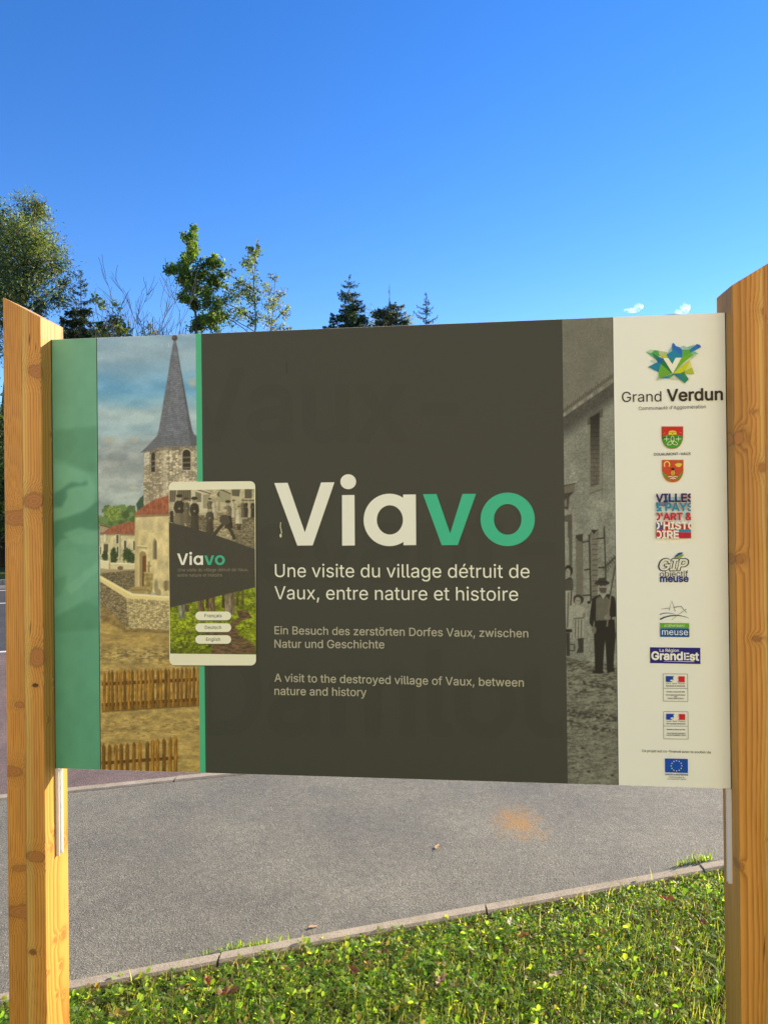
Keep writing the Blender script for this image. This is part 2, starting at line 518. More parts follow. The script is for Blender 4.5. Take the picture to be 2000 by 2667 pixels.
lx, lzin = pz(104, 826, LF, -1); lx2, lzo = pz(4, 770, LF, -1)
rx, rzin = pz(1903, 743, RF, 1); rx2, rzo = pz(2000, 684, RF, 1)
rz_out = rzin + (rzo - rzin) * PS / (rx2 - rx)
print('post tops', lx, lzin, lx2, lzo, rx, rzin, rx2, rz_out)
def zl(y, f=LF): return pz(60, y, f, -1)[1]
def zr(y): return pz(1950, y, RF, 1)[1]
KL = [dict(l=1, x=.098, y=0, z=zl(968), r=.017, el=1.4, dark=.3),
      dict(l=1, x=.088, y=0, z=zl(1305), r=.024, el=1.05, dark=.35),
      dict(l=0, x=.036, y=0, z=zl(1348), r=.021, el=1.25, dark=.3),
      dict(l=1, x=.094, y=0, z=zl(1712), r=.018, el=1.9, dark=.35),
      dict(l=1, x=.086, y=0, z=zl(1784), r=.0065, dark=1.0),
      dict(l=0, x=.040, y=0, z=zl(1836), r=.006, el=1.5, dark=.5),
      dict(l=0, x=.010, y=0, z=zl(2010), r=.014, el=1.4, dark=.3),
      dict(l=1, x=.085, y=0, z=zl(2230), r=.020, el=.9, dark=.45),
      dict(l=0, x=.036, y=0, z=zl(2262), r=.009, el=1.2, dark=.3),
      dict(l=0, x=.046, y=0, z=zl(2375), r=.022, el=1.1, dark=.3),
      dict(l=1, x=.072, y=0, z=zl(2478), r=.0095, dark=.75)]
for zz, yy, rr_, dk in ((1130, .050, .006, .4), (1300, .06, .012, .3), (1790, .05, .008, .5), (1880, .022, .006, .5), (2185, .045, .008, .35), (2220, .03, .009, .4),
                        (2228, .088, .008, .4), (2470, .045, .009, .35), (2476, .085, .010, .5), (2555, .072, .009, .4), (2535, .010, .006, .3), (2620, .05, .007, .6), (2640, .085, .006, .4)):
    KL.append(dict(l=1, x=PS, y=yy, z=zl(zz), r=rr_, el=1.3, dark=dk))
lamsL = [dict(x=0, px=.16, py=.045, sp=.0050, s0=0, s1=1, tint=(1, .98, .95)),
         dict(x=.055, px=-.05, py=.10, sp=.0056, s0=0, s1=1, sc=.055, sw=.016)]
post(-PW / 2 - PS, -PW / 2, LF, LF + .114, lzin + PS * math.tan(math.radians(28.5)), lzin, lamsL, KL,
     [(.078, 0, zl(885), .016, .0018), (.096, 0, zl(905), .012, .0012), (.073, 0, zl(1638), .020, .0015)], 3)
KR = [dict(l=0, x=.012, y=0, z=zr(1140), r=.014, el=1.5, dark=.4), dict(l=0, x=.046, y=0, z=zr(1072), r=.007, dark=.45),
      dict(l=1, x=.106, y=0, z=zr(832), r=.008, dark=.95), dict(l=1, x=.108, y=0, z=zr(968), r=.008, dark=.95),
      dict(l=0, x=.066, y=0, z=zr(1218), r=.010, el=1.6, dark=.3), dict(l=0, x=.010, y=0, z=zr(1456), r=.010, el=1.5, dark=.55),
      dict(l=0, x=.048, y=0, z=zr(1664), r=.011, el=.8, dark=.6), dict(l=1, x=.112, y=0, z=zr(2065), r=.034, el=1.2, dark=.5),
      dict(l=0, x=.006, y=0, z=zr(2258), r=.007, el=1.8, dark=.35),
      dict(l=0, x=0, y=.085, z=zr(2185), r=.006, el=1.2, dark=.4), dict(l=0, x=0, y=.088, z=zr(815), r=.012, el=1.5, dark=.5)]
lamsR = [dict(x=0, px=-.03, py=.12, sp=.0054, s0=0, s1=1, sc=.068, sw=.013, tint=(.95, .92, .9)),
         dict(x=.073, px=.2, py=.06, sp=.0060, s0=0, s1=1, tint=(.95, .84, .82))]
post(PW / 2, PW / 2 + PS, RF, RF + .108, rzin, rz_out, lamsR, KR, [(.056, 0, zr(2470), .030, .0016)], 41)

# white U-shaped channels carrying the board, showing below it
for sx, ylow in ((-1, 2230), (1, 2302)):
    zlow = pz(150 if sx < 0 else 1900, ylow, 0, 0)[1]
    bm = bmesh.new(); xa = sx * PW / 2
    def bx(a, b, y0, y1):
        p, q = xa - sx * a, xa - sx * b
        box_bm(bm, min(p, q), max(p, q), y0, y1, zlow, ZB - .001)
    wq = .0215 if sx < 0 else .013
    bx(.0, .003, .0, wq); bx(.003, .010, .0, .0025); bx(.003, .010, wq - .0025, wq)
    bm_obj('channel_rail', bm, Mat('white_channel').base((.8, .8, .78), .3).m, sign, .0005)

# ------------------------------------------------------------------ printed pictures
class Canvas:
    """a small painter in photo pixels; pictures printed on the board are drawn on it"""
    def __init__(s, x0, y0, x1, y1, k=1.0):
        s.x0, s.y0, s.k = x0, y0, k
        s.w, s.h = int((x1 - x0) * k), int((y1 - y0) * k)
        s.a = np.zeros((s.h, s.w, 3))
        gx, gy = np.meshgrid((np.arange(s.w) + .5) / k + x0, (np.arange(s.h) + .5) / k + y0)
        s.X, s.Y = gx, gy; s.t = (0, 0, 1)
    def frame(s, ox, oy, sc): s.t = (ox, oy, sc); s.Xc, s.Yc = (s.X - ox) / sc, (s.Y - oy) / sc
    def mask(s, pts):
        ox, oy, sc = s.t
        P = np.array([((x * sc + ox - s.x0) * s.k, (y * sc + oy - s.y0) * s.k) for x, y in pts])
        xa, ya = np.floor(P.min(0)).astype(int) - 1; xb, yb = np.ceil(P.max(0)).astype(int) + 2
        xa, ya, xb, yb = max(xa, 0), max(ya, 0), min(xb, s.w), min(yb, s.h)
        M = np.zeros((s.h, s.w))
        if xb <= xa or yb <= ya: return M
        acc = np.zeros((yb - ya, xb - xa))
        for sx in (.17, .5, .83):
            for sy in (.17, .5, .83):
                gx = (np.arange(xa, xb) + sx)[None, :]; gy = (np.arange(ya, yb) + sy)[:, None]
                c = np.zeros(acc.shape, bool)
                for (x1, y1), (x2, y2) in zip(P, np.roll(P, -1, 0)):
                    if y1 == y2: continue
                    c ^= ((y1 > gy) != (y2 > gy)) & (gx < (x2 - x1) * (gy - y1) / (y2 - y1) + x1)
                acc += c
        M[ya:yb, xa:xb] = acc / 9
        return M
    def put(s, M, col):
        col = np.asarray(col, float)
        if col.ndim == 1: col = col[None, None, :]
        s.a = s.a * (1 - M[..., None]) + col * M[..., None]
    def poly(s, pts, col): s.put(s.mask(pts), col)
    def oval(s, cx, cy, rx, ry, col, soft=0.0):
        q = np.hypot((s.Xc - cx) / rx, (s.Yc - cy) / ry)
        e = max(soft, 1.0 / (max(rx, .01) * s.t[2]))
        s.put(np.clip((1 + e / 2 - q) / e, 0, 1), col)
    def line(s, pts, wd, col):
        for (x1, y1), (x2, y2) in zip(pts[:-1], pts[1:]):
            L = math.hypot(x2 - x1, y2 - y1) or 1; nx, ny = -(y2 - y1) / L * wd / 2, (x2 - x1) / L * wd / 2
            s.poly([(x1 + nx, y1 + ny), (x2 + nx, y2 + ny), (x2 - nx, y2 - ny), (x1 - nx, y1 - ny)], col)
    def tex(s, col, f, amt):
        """colour field: col scaled by 1 + amt*(f-.5)*2"""
        return np.clip(np.asarray(col, float)[None, None, :] * (1 + amt * (f - .5) * 2)[..., None], 0, 255)
    def soften(s, n, seed, amt):
        for _ in range(n):
            for ax in (0, 1): s.a = .25 * np.roll(s.a, 1, ax) + .5 * s.a + .25 * np.roll(s.a, -1, ax)
        r_ = np.random.default_rng(seed); g = r_.normal(size=(s.h, s.w)); g = (g + np.roll(g, 1, 0) + np.roll(g, 1, 1)) / 1.7
        lo = fbm(s.X / 9, s.Y / 11, seed, 3) - .5
        s.a = np.clip(s.a * (1 + amt * g + amt * 1.4 * lo)[..., None], 0, 255)
    def sample(s, px, py):
        fx = np.clip((px - s.x0) * s.k - .5, 0, s.w - 1.001); fy = np.clip((py - s.y0) * s.k - .5, 0, s.h - 1.001)
        xi, yi = fx.astype(int), fy.astype(int); tx, ty = (fx - xi)[..., None], (fy - yi)[..., None]
        A = s.a
        return (A[yi, xi] * (1 - tx) + A[yi, xi + 1] * tx) * (1 - ty) + (A[yi + 1, xi] * (1 - tx) + A[yi + 1, xi + 1] * tx) * ty

def sheet(name, u0, u1, v0, v1, w, cv, step=.0015, outline=None):
    """flat film on the board, coloured from a canvas"""
    nu, nv = max(2, int((u1 - u0) / step)), max(2, int((v1 - v0) / step))
    U, V = np.meshgrid(np.linspace(u0, u1, nu), np.linspace(v0, v1, nv))
    px, py = uv_px(U, V)
    c = ink(cv.sample(px, py)).reshape(-1, 3)
    P = loc(U, V, w).reshape(-1, 3)
    i = np.arange(nv - 1)[:, None] * nu; j = np.arange(nu - 1)[None, :]
    f = np.stack([i + j, i + j + 1, i + nu + j + 1, i + nu + j], -1).reshape(-1, 4)
    if outline is not None:
        keep = outline(U, V).reshape(-1)[f].all(1); f = f[keep]
    return mesh_np(name, P, f, PRINT, panel, c)

class Prints:
    """flat printed shapes gathered into one mesh; each call lies a hair above the one before"""
    def __init__(s, name, w=.0006, frame=(0, 0, 1)):
        s.name, s.w, s.t = name, w, frame; s.v, s.f, s.z, s.c, s.n = [], [], [], [], 0
    def px(s, pts): ox, oy, k = s.t; return [(x * k + ox, y * k + oy) for x, y in pts]
    def _add(s, uv, faces, col, step=.00008):
        s.v.append(loc(uv[:, 0], uv[:, 1], s.w)); s.w += step
        s.c.append(np.tile(ink(col), (len(uv), 1)))
        for q in faces: s.f.extend([i + s.n for i in q]); s.z.append(len(q))
        s.n += len(uv)
    def poly(s, pts, col):
        uv = puv_np(s.px(pts))
        a = np.sum(uv[:, 0] * np.roll(uv[:, 1], -1) - np.roll(uv[:, 0], -1) * uv[:, 1])
        if a < 0: uv = uv[::-1]
        s._add(uv, [list(range(len(uv)))], col)
    def oval(s, cx, cy, rx, ry, col, n=32):
        s.poly([(cx + rx * math.cos(2 * math.pi * k / n), cy + ry * math.sin(2 * math.pi * k / n)) for k in range(n)], col)
    def ring(s, cx, cy, rx, ry, wd, col, a0=0, a1=360, n=40):
        uv = []; 
        for k in range(n + 1):
            a = math.radians(a0 + (a1 - a0) * k / n)
            uv += [(cx + (rx + wd / 2) * math.cos(a), cy + (ry + wd / 2) * math.sin(a)), (cx + (rx - wd / 2) * math.cos(a), cy + (ry - wd / 2) * math.sin(a))]
        uv = puv_np(s.px(uv)); s._add(uv, [[2 * k, 2 * k + 1, 2 * k + 3, 2 * k + 2] for k in range(n)], col)
    def line(s, pts, wd, col, wd2=None):
        n = len(pts); wd2 = wd if wd2 is None else wd2; P = []
        for i, (x, y) in enumerate(pts):
            x1, y1 = pts[max(i - 1, 0)]; x2, y2 = pts[min(i + 1, n - 1)]
            L = math.hypot(x2 - x1, y2 - y1) or 1; h = (wd + (wd2 - wd) * i / (n - 1)) / 2
            nx, ny = -(y2 - y1) / L * h, (x2 - x1) / L * h
            P += [(x + nx, y + ny), (x - nx, y - ny)]
        uv = puv_np(s.px(P)); s._add(uv, [[2 * i, 2 * i + 1, 2 * i + 3, 2 * i + 2] for i in range(n - 1)], col)
    def box(s, x0, y0, x1, y1, col): s.poly([(x0, y0), (x1, y0), (x1, y1), (x0, y1)], col)
    def text(s, body, x0, y0, x1, y1, col, bold=0.0, tall=1.0, shear=0.0, clip=None, spacing=1.0):
        """lettering whose baseline runs from (x0, y0) to (x1, y1)"""
        (ax, ay), (bx_, by_) = s.px([(x0, y0), (x1, y1)])
        ua, va = puv(ax, ay); ub, vb = puv(bx_, by_)
        V, Fc = glyphs(body, 0, shear, spacing)
        w0, w1 = V[:, 0].min(), V[:, 0].max(); k = (ub - ua) / (w1 - w0)
        U = ua + (V[:, 0] - w0) * k; W = va + V[:, 1] * k * tall + (vb - va) * (V[:, 0] - w0) / (w1 - w0)
        uv = np.stack([U, W], 1)
        base_uv, base_f = uv, Fc
        for q_ in range(10 if bold > .012 else 4 if bold > 0 else 1):
            uv, Fc = base_uv, base_f
            if bold > 0:
                a_ = 2 * math.pi * q_ / (10 if bold > .012 else 4); uv = uv + bold * k * np.array((math.cos(a_), math.sin(a_)))
            s._stamp(uv, Fc, col, clip, 2e-5)
        s.w += .00006
    def _stamp(s, uv, Fc, col, clip, step):
        if clip is not None:
            (cx0, cy0), (cx1, cy1) = s.px([clip[:2], clip[2:]])
            u0, vt = puv(cx0, cy0); u1, vb_ = puv(cx1, cy1)
            uv, Fc = clip_tris(uv, Fc, u0, u1, vb_, vt)
        # every face keeps its own corners and lies a few hundredths of a millimetre apart, as overlapping strokes do
        fl = np.concatenate([np.asarray(q) for q in Fc]); sz = [len(q) for q in Fc]
        P3 = loc(uv[fl, 0], uv[fl, 1], s.w); P3[:, 1] -= np.repeat(rng.uniform(0, 1.5e-5, len(sz)), sz)
        s.v.append(P3); s.c.append(np.tile(ink(col), (len(fl), 1))); s.f.extend(range(s.n, s.n + len(fl))); s.z.extend(sz); s.n += len(fl); s.w += step
    def build(s, mat=None):
        return mesh_np(s.name, np.concatenate(s.v), s.f, mat or PRINT, panel, np.concatenate(s.c), sizes=s.z)

def load_font():
    try:
        p = os.path.join(bpy.utils.system_resource('DATAFILES'), 'fonts', 'Inter.woff2')
        if os.path.exists(p): return bpy.data.fonts.load(p)
    except Exception as e:
        print('font fallback', e)
    return None
FONT = load_font()
_gcache = {}
def glyphs(body, bold=0.0, shear=0.0, spacing=1.0):
    key = (body, bold, shear, spacing)
    if key in _gcache: return _gcache[key]
    cu = bpy.data.curves.new('lettering', 'FONT'); cu.body = body; cu.size = 1.0
    if FONT: cu.font = FONT
    cu.shear = shear; cu.resolution_u = 4; cu.fill_mode = 'FRONT'; cu.space_character = spacing
    o = bpy.data.objects.new('lettering', cu); COL.objects.link(o)
    dg = bpy.context.evaluated_depsgraph_get(); ev = o.evaluated_get(dg); cc = ev.to_curve(dg, apply_modifiers=False)
    loops = []
    for sp in cc.splines:
        bp = sp.bezier_points; P = []
        for a, b in zip(bp, list(bp[1:]) + [bp[0]]):
            straight = a.handle_right_type in ('VECTOR',) and b.handle_left_type in ('VECTOR',)
            q = [a.co, b.co] if straight else interpolate_bezier(a.co, a.handle_right, b.handle_left, b.co, 6)
            P += [Vector((v.x, v.y, 0)) for v in q[:-1]]
        keep = [p for p, q in zip(P, P[-1:] + P[:-1]) if (p - q).length > 1e-5]
        if len(keep) > 2: loops.append(keep)
    ev.to_curve_clear()
    flat = [Vector((p.x, p.y)) for L in loops for p in L]; edges, b0 = [], 0
    for L in loops:
        edges += [(b0 + k_, b0 + (k_ + 1) % len(L)) for k_ in range(len(L))]; b0 += len(L)
    vo, _, fo, *_r = delaunay_2d_cdt(flat, edges, [], 0, 1e-6)
    V = np.array([(v.x, v.y) for v in vo]); T = np.array([list(f) for f in fo if len(f) == 3])
    cen = V[T].mean(1); wind = np.zeros(len(T), int)
    for L in loops:                                   # non-zero winding, as type is filled
        for a, b in zip(L, L[1:] + L[:1]):
            cr = (b.x - a.x) * (cen[:, 1] - a.y) - (b.y - a.y) * (cen[:, 0] - a.x)
            wind += ((a.y <= cen[:, 1]) & (b.y > cen[:, 1]) & (cr > 0)).astype(int) - ((a.y > cen[:, 1]) & (b.y <= cen[:, 1]) & (cr < 0)).astype(int)
    T = T[wind != 0]
    q0, q1, q2 = V[T[:, 0]], V[T[:, 1]], V[T[:, 2]]
    ar = (q1[:, 0] - q0[:, 0]) * (q2[:, 1] - q0[:, 1]) - (q2[:, 0] - q0[:, 0]) * (q1[:, 1] - q0[:, 1])
    T[ar < 0] = T[ar < 0][:, ::-1]
    Fc = [list(t) for t in T[np.abs(ar) > 1e-9]]
    bpy.data.objects.remove(o); bpy.data.curves.remove(cu)
    _gcache[key] = (V, Fc); return V, Fc
def clip_tris(uv, faces, u0, u1, v0, v1):
    V, Fo = [], []
    for q in faces:
        P = [tuple(uv[i]) for i in q]
        for ax, lim, sg in ((0, u0, 1), (0, u1, -1), (1, v0, 1), (1, v1, -1)):
            out = []
            for a, b in zip(P, P[1:] + P[:1]):
                ia, ib = (a[ax] - lim) * sg >= 0, (b[ax] - lim) * sg >= 0
                if ia: out.append(a)
                if ia != ib:
                    t = (lim - a[ax]) / (b[ax] - a[ax]); out.append((a[0] + (b[0] - a[0]) * t, a[1] + (b[1] - a[1]) * t))
            P = out
            if len(P) < 3: break
        if len(P) >= 3: Fo.append(list(range(len(V), len(V) + len(P)))); V += P
    return np.array(V), Fo

U_GREEN = puv(259, 1443)[0]; U_CHURCH1 = puv(516, 1445)[0]; U_TEAL1 = puv(530.5, 1445)[0]
U_DARK1 = puv(1470.5, 1430)[0]; U_GREY1 = puv(1603, 1430)[0]
W0 = .0006

# --- pale green strip with a faint close-up picture
cv = Canvas(125, 870, 270, 2020, .5); cv.frame(130, 860, 150 / 289)
cv.a[:] = (100, 146, 112)
g = np.clip((cv.Yc - 40) / 2200, 0, 1)
cv.put(np.ones((cv.h, cv.w)), (1 - g)[..., None] * np.array((108, 156, 124)) + g[..., None] * np.array((84, 144, 110)))
def soft(pts, col, a, r=4):
    M_ = cv.mask(pts)
    for _ in range(r):
        M_ = (M_ + np.roll(M_, 1, 0) + np.roll(M_, -1, 0) + np.roll(M_, 1, 1) + np.roll(M_, -1, 1)) / 5
    cv.put(M_ * a, col)
soft([(20, 500), (240, 480), (240, 720), (120, 680), (20, 640)], (84, 132, 100), .7, 10)
soft([(20, 670), (110, 690), (200, 720), (235, 790), (225, 860), (180, 920), (20, 980)], (112, 164, 130), .75, 3)
soft([(20, 960), (180, 905), (250, 850), (250, 1000), (60, 1050), (20, 1100)], (72, 122, 92), .8, 4)
soft([(20, 820), (75, 790), (90, 775), (110, 762), (160, 770), (190, 755), (192, 778), (140, 782), (85, 800), (88, 840), (60, 890), (20, 890)], (56, 104, 82), .6, 5)
soft([(70, 1020), (150, 990), (250, 1010), (250, 1080), (120, 1070)], (110, 162, 128), .7, 3)
soft([(20, 1120), (120, 1090), (170, 1130), (250, 1100), (250, 1330), (160, 1360), (20, 1440)], (104, 158, 124), .7, 4)
soft([(20, 1250), (90, 1230), (60, 1330), (20, 1350)], (86, 138, 106), .7, 5)
soft([(30, 1440), (180, 1360), (250, 1390), (250, 1500), (30, 1520)], (76, 128, 96), .6, 6)
soft([(80, 1290), (240, 1160), (250, 1200), (110, 1330)], (122, 174, 140), .5, 4)
cv.a *= (1 + .10 * (fbm(cv.X / 26, cv.Y / 40, 3, 4) - .5))[..., None]
sheet('green_strip', .002, U_GREEN - .0022, .001, PH - .001, W0, cv, .005)
# groove between the first two sheets
pr = Prints('sheet_joint', W0 - .0003)
u0, u1 = U_GREEN - .0030, U_GREEN + .0006
pr._add(np.array([(u0, .001), (u1, .001), (u1, PH - .001), (u0, PH - .001)]), [[0, 1, 2, 3]], (26, 28, 24)); pr.build()

# --- colour picture of the village church
cv = Canvas(250, 870, 530, 2030, 1.0); cv.frame(230, 850, 330 / 1327)
X, Y = cv.Xc, cv.Yc
sk = np.zeros((cv.h, cv.w, 3))
ys = [80, 300, 450, 650, 760, 900, 1100, 1250, 1450, 1600, 1850]
cs = np.array([(138, 160, 170), (138, 158, 164), (128, 156, 168), (104, 150, 174), (118, 158, 172), (156, 170, 166), (146, 166, 166), (146, 152, 146), (148, 149, 140), (164, 166, 154), (146, 154, 144)], float)
for c_ in range(3): sk[..., c_] = np.interp(Y + 130 * (fbm(X / 330, Y / 130, 5, 4) - .5), ys, cs[:, c_])
n = fbm(X / 260 + .3 * fbm(X / 200, Y / 90, 8), Y / 110, 12, 5)
sk += ((np.clip((n - .5) * 5, -1, 1)) * 9)[..., None] * np.array((1.15, 1.0, .75))
n2 = fbm(X / 150, Y / 80, 22, 5); lowb = np.clip((Y - 1130) / 120, 0, 1)
sk += (np.clip((n2 - .5) * 6, -1, 1) * lowb * 11)[..., None] * np.array((1.1, 1.0, .85))
cv.a = sk
for cx, cy, rx, ry, cc in ((1090, 590, 60, 55, (168, 164, 140)), (230, 1190, 70, 40, (170, 160, 132)), (480, 1185, 60, 35, (166, 158, 132)), (480, 1690, 55, 20, (186, 176, 140))):
    q = np.hypot((X - cx) / rx, (Y - cy) / ry) + .9 * (fbm(X / 50, Y / 40, 33) - .5)
    cv.put(np.clip(1.15 - q, 0, 1) * .75, cc)
# far trees
for k in range(60):
    cx = rng.uniform(120, 560); top = 1850 + 60 * abs(math.sin(cx / 90)); cy = rng.uniform(top, 2110)
    if 480 < cx and cy > 1960: continue
    gsh = rng.uniform(.75, 1.25)
    q = np.hypot((X - cx) / 45, (Y - cy) / 38) + .8 * (fbm(X / 16, Y / 14, int(k)) - .5)
    cv.put(np.clip((1.05 - q) * 5, 0, 1), np.clip(np.array((88, 106, 58)) * gsh, 0, 255))
q = np.hypot((X - 265) / 95, (Y - 1965) / 85) + .9 * (fbm(X / 22, Y / 20, 51) - .5)
cv.put(np.clip((1.05 - q) * 5, 0, 1), cv.tex((112, 126, 58), fbm(X / 12, Y / 12, 9), .5))
cv.poly([(505, 1860), (545, 1800), (583, 1765), (583, 1890), (520, 1930)], (62, 78, 58))
# tower
f1, f2, cid = worley(X / 34, Y / 19, 3)
stone = (np.array((172, 156, 124))[None, None] * (.72 + .5 * cid[..., None])) * np.clip(.55 + (f2 - f1) * 2.6, .5, 1.05)[..., None]
cv.put(cv.mask([(583, 1325), (640, 1296), (815, 1250), (1155, 1250), (1155, 2212), (583, 2212)]), stone)
cv.put(cv.mask([(583, 1325), (640, 1296), (800, 1250), (815, 1900), (583, 1900)]) * .22, (120, 104, 78))
for k, yy in enumerate(range(1270, 1790, 44)):
    cv.put(cv.mask([(785 - 14 * (k % 2), yy), (828, yy), (828, yy + 39), (785 - 14 * (k % 2), yy + 39)]) * .6, (188, 172, 138))
cv.put(cv.mask([(583, 1325), (640, 1300), (780, 1258), (1155, 1252), (1155, 1300), (780, 1300), (583, 1368)]) * .45, (84, 74, 60))
def arch(x0, x1, y0, y1, col):
    r_ = (x1 - x0) / 2
    cv.poly([(x0, y1), (x0, y0 + r_)] + [(x0 + r_ - r_ * math.cos(t), y0 + r_ - r_ * math.sin(t)) for t in np.linspace(0, math.pi, 14)] + [(x1, y1)], col)
arch(978, 1086, 1278, 1512, (182, 166, 132)); arch(990, 1075, 1290, 1503, (52, 45, 36))
for yy in (1366, 1420, 1474): cv.poly([(990, yy), (1075, yy - 4), (1075, yy + 14), (990, yy + 18)], (104, 90, 68))
arch(664, 704, 1322, 1526, (56, 48, 38))
for yy in (1405, 1460): cv.poly([(668, yy), (704, yy - 8), (704, yy + 10), (668, yy + 16)], (108, 94, 72))
cv.poly([(588, 1327), (646, 1310), (646, 1445), (590, 1458)], (182, 172, 146))
for xx, yy in ((600, 1382), (632, 1382), (602, 1420), (618, 1350)): cv.line([(xx, yy), (xx + 14, yy - 2)], 7, (110, 98, 80))
# spire with slate courses
L_ = [(897, 150), (870, 300), (840, 500), (800, 730), (765, 950), (740, 1090), (722, 1150), (660, 1215), (600, 1275), (545, 1328), (640, 1302), (780, 1257), (1155, 1252), (1155, 1158), (1110, 1130), (1090, 1080), (1060, 930), (1010, 650), (970, 430), (938, 230), (920, 150)]
row = (Y + 8 * np.sin(X / 40)) / 20
sl = .86 + .16 * _T[np.floor(row).astype(int) & 255, (np.floor(X / 26 + 7 * _T[np.floor(row).astype(int) & 255, 5])).astype(int) & 255]
sl = sl * np.where((row % 1) < .22, .74, 1.0) * (.9 + .2 * fbm(X / 30, Y / 60, 60))
slate = np.array((116, 116, 118))[None, None] * sl[..., None]
cv.put(cv.mask(L_), slate)
ridge = np.interp(Y, [150, 500, 1100, 1250], [915, 968, 1052, 1075]); ridge2 = np.interp(Y, [150, 500, 1100, 1250], [906, 880, 822, 770])
cv.put(cv.mask(L_) * np.clip((X - ridge) / 8, 0, 1) * .45, (58, 56, 58))
cv.put(cv.mask(L_) * np.clip((ridge2 - X) / 10, 0, 1) * .25, (92, 88, 86))
cv.put(cv.mask(L_) * np.clip((Y - 1110) / 60, 0, 1) * .35, (92, 92, 92))
cv.oval(908, 123, 29, 30, (70, 60, 50)); cv.oval(902, 116, 14, 15, (92, 80, 66), .8)
cv.line([(845, 178), (856, 220)], 5, (150, 150, 140))
# nave
tile = fbm(X / 9, Y / 30, 70, 3)
cv.put(cv.mask([(492, 1965), (860, 1950), (860, 2400), (492, 2400)]), cv.tex((192, 170, 120), fbm(X / 60, Y / 110, 75, 5), .22))
cv.put(cv.mask([(483, 1967), (580, 1886), (700, 1812), (860, 1766), (860, 1962), (483, 1972)]), cv.tex((144, 84, 56), tile, .3))
cv.put(cv.mask([(483, 1967), (860, 1955), (860, 1985), (492, 2002)]) * .6, (96, 66, 44))
cv.put(cv.mask([(126, 2160), (200, 2112), (430, 2045), (492, 2048), (492, 2176), (126, 2168)]), cv.tex((144, 86, 60), tile, .25))
cv.poly([(126, 2085), (232, 2108), (160, 2158), (126, 2160)], (156, 134, 104)); cv.line([(126, 2080), (236, 2110)], 10, (104, 62, 46))
cv.frame(230, 1380, 330 / 1123); X, Y = cv.Xc, cv.Yc
cv.put(cv.mask([(110, 36), (416, 40), (416, 300), (110, 290)]), cv.tex((190, 174, 126), fbm(X / 30, Y / 40, 80), .18))
cv.put(cv.mask([(110, 30), (416, 32), (416, 52), (110, 48)]) * .6, (110, 80, 52))
for x0, y0, x1, y1 in ((252, 45, 272, 120), (320, 95, 342, 170), (402, 100, 416, 180), (140, 125, 180, 200), (256, 150, 272, 240), (108, 150, 118, 215)):
    cv.poly([(x0 - 8, y0 - 3), (x1 + 8, y0 - 3), (x1 + 8, y1 + 3), (x0 - 8, y1 + 3)], (206, 196, 160)); cv.poly([(x0, y0), (x1, y0), (x1, y1), (x0, y1)], (84, 74, 54))
cv.line([(285, 50), (285, 270)], 6, (100, 86, 60)); cv.line([(150, 40), (150, 110)], 16, (200, 192, 160))
for cx, cy, rx, ry in ((152, 225, 34, 58), (230, 215, 40, 80), (352, 215, 58, 76), (395, 250, 30, 60), (225, 260, 28, 60)):
    q = np.hypot((X - cx) / rx, (Y - cy) / ry) * (1.25 - .25 * np.clip((Y - cy) / ry, -1, 1)) + .8 * (fbm(X / 14, Y / 14, cx) - .5)
    cv.put(np.clip((1.1 - q) * 4, 0, 1), cv.tex((54, 66, 34), fbm(X / 7, Y / 7, 91), .6))
cv.poly([(110, 290), (416, 296), (416, 400), (110, 400)], (158, 138, 98))
cv.poly([(110, 270), (186, 280), (186, 350), (110, 340)], (208, 192, 148)); cv.poly([(198, 292), (416, 300), (416, 352), (198, 348)], (196, 178, 132))
cv.line([(110, 272), (186, 282)], 9, (226, 212, 170)); cv.line([(198, 294), (416, 302)], 9, (226, 212, 170)); cv.oval(288, 338, 26, 18, (110, 92, 62))
f1, f2, cid = worley(X / 15, Y / 7, 11)
wall_t = (.62 + .5 * cid) * np.clip(.62 + (f2 - f1) * 1.8, .55, 1.05)
cv.put(cv.mask([(110, 384), (416, 350), (416, 520), (340, 545), (110, 420)]), np.array((128, 112, 78))[None, None] * wall_t[..., None])
cv.line([(110, 382), (416, 352)], 10, (150, 132, 92))
# church wall below
cv.put(cv.mask([(415, 0), (735, 0), (735, 600), (415, 505)]), cv.tex((194, 172, 118), fbm(X / 50, Y / 90, 84, 5), .22))
cv.put(cv.mask([(415, 0), (450, 0), (450, 505), (415, 505)]) * .3, (150, 128, 82))
cv.poly([(430, 138), (528, 148), (524, 170), (436, 160)], (160, 138, 92)); cv.line([(430, 138), (528, 148)], 8, (216, 198, 146))
cv.poly([(457, 500), (457, 215), (466, 196), (486, 188), (506, 196), (517, 216), (517, 500)], (142, 118, 76))
cv.poly([(486, 500), (488, 235), (500, 226), (517, 232), (517, 500)], (108, 66, 32)); cv.line([(488, 235), (487, 500)], 5, (60, 40, 22))
cv.poly([(574, 262), (575, 110), (594, 68), (610, 108), (611, 262)], (136, 120, 84)); cv.poly([(588, 258), (589, 112), (600, 84), (610, 108), (611, 258)], (104, 92, 66))
cv.poly([(350, 532), (396, 505), (500, 500), (500, 566), (400, 562)], (150, 126, 78)); cv.line([(380, 535), (500, 530)], 7, (112, 92, 56))
q = np.hypot((X - 604) / 20, (Y - 505) / 75); cv.put(np.clip((1.1 - q) * 2, 0, 1) * .55, (90, 80, 62))
cv.put(cv.mask([(497, 376), (578, 380), (572, 572), (494, 566)]), cv.tex((150, 128, 76), fbm(X / 20, Y / 20, 86), .4)); cv.line([(495, 378), (580, 382)], 11, (176, 154, 98))
cv.line([(541, 285), (539, 376)], 17, (134, 114, 70)); cv.line([(524, 322), (560, 318)], 16, (140, 120, 74)); cv.oval(541, 292, 12, 16, (150, 130, 80))
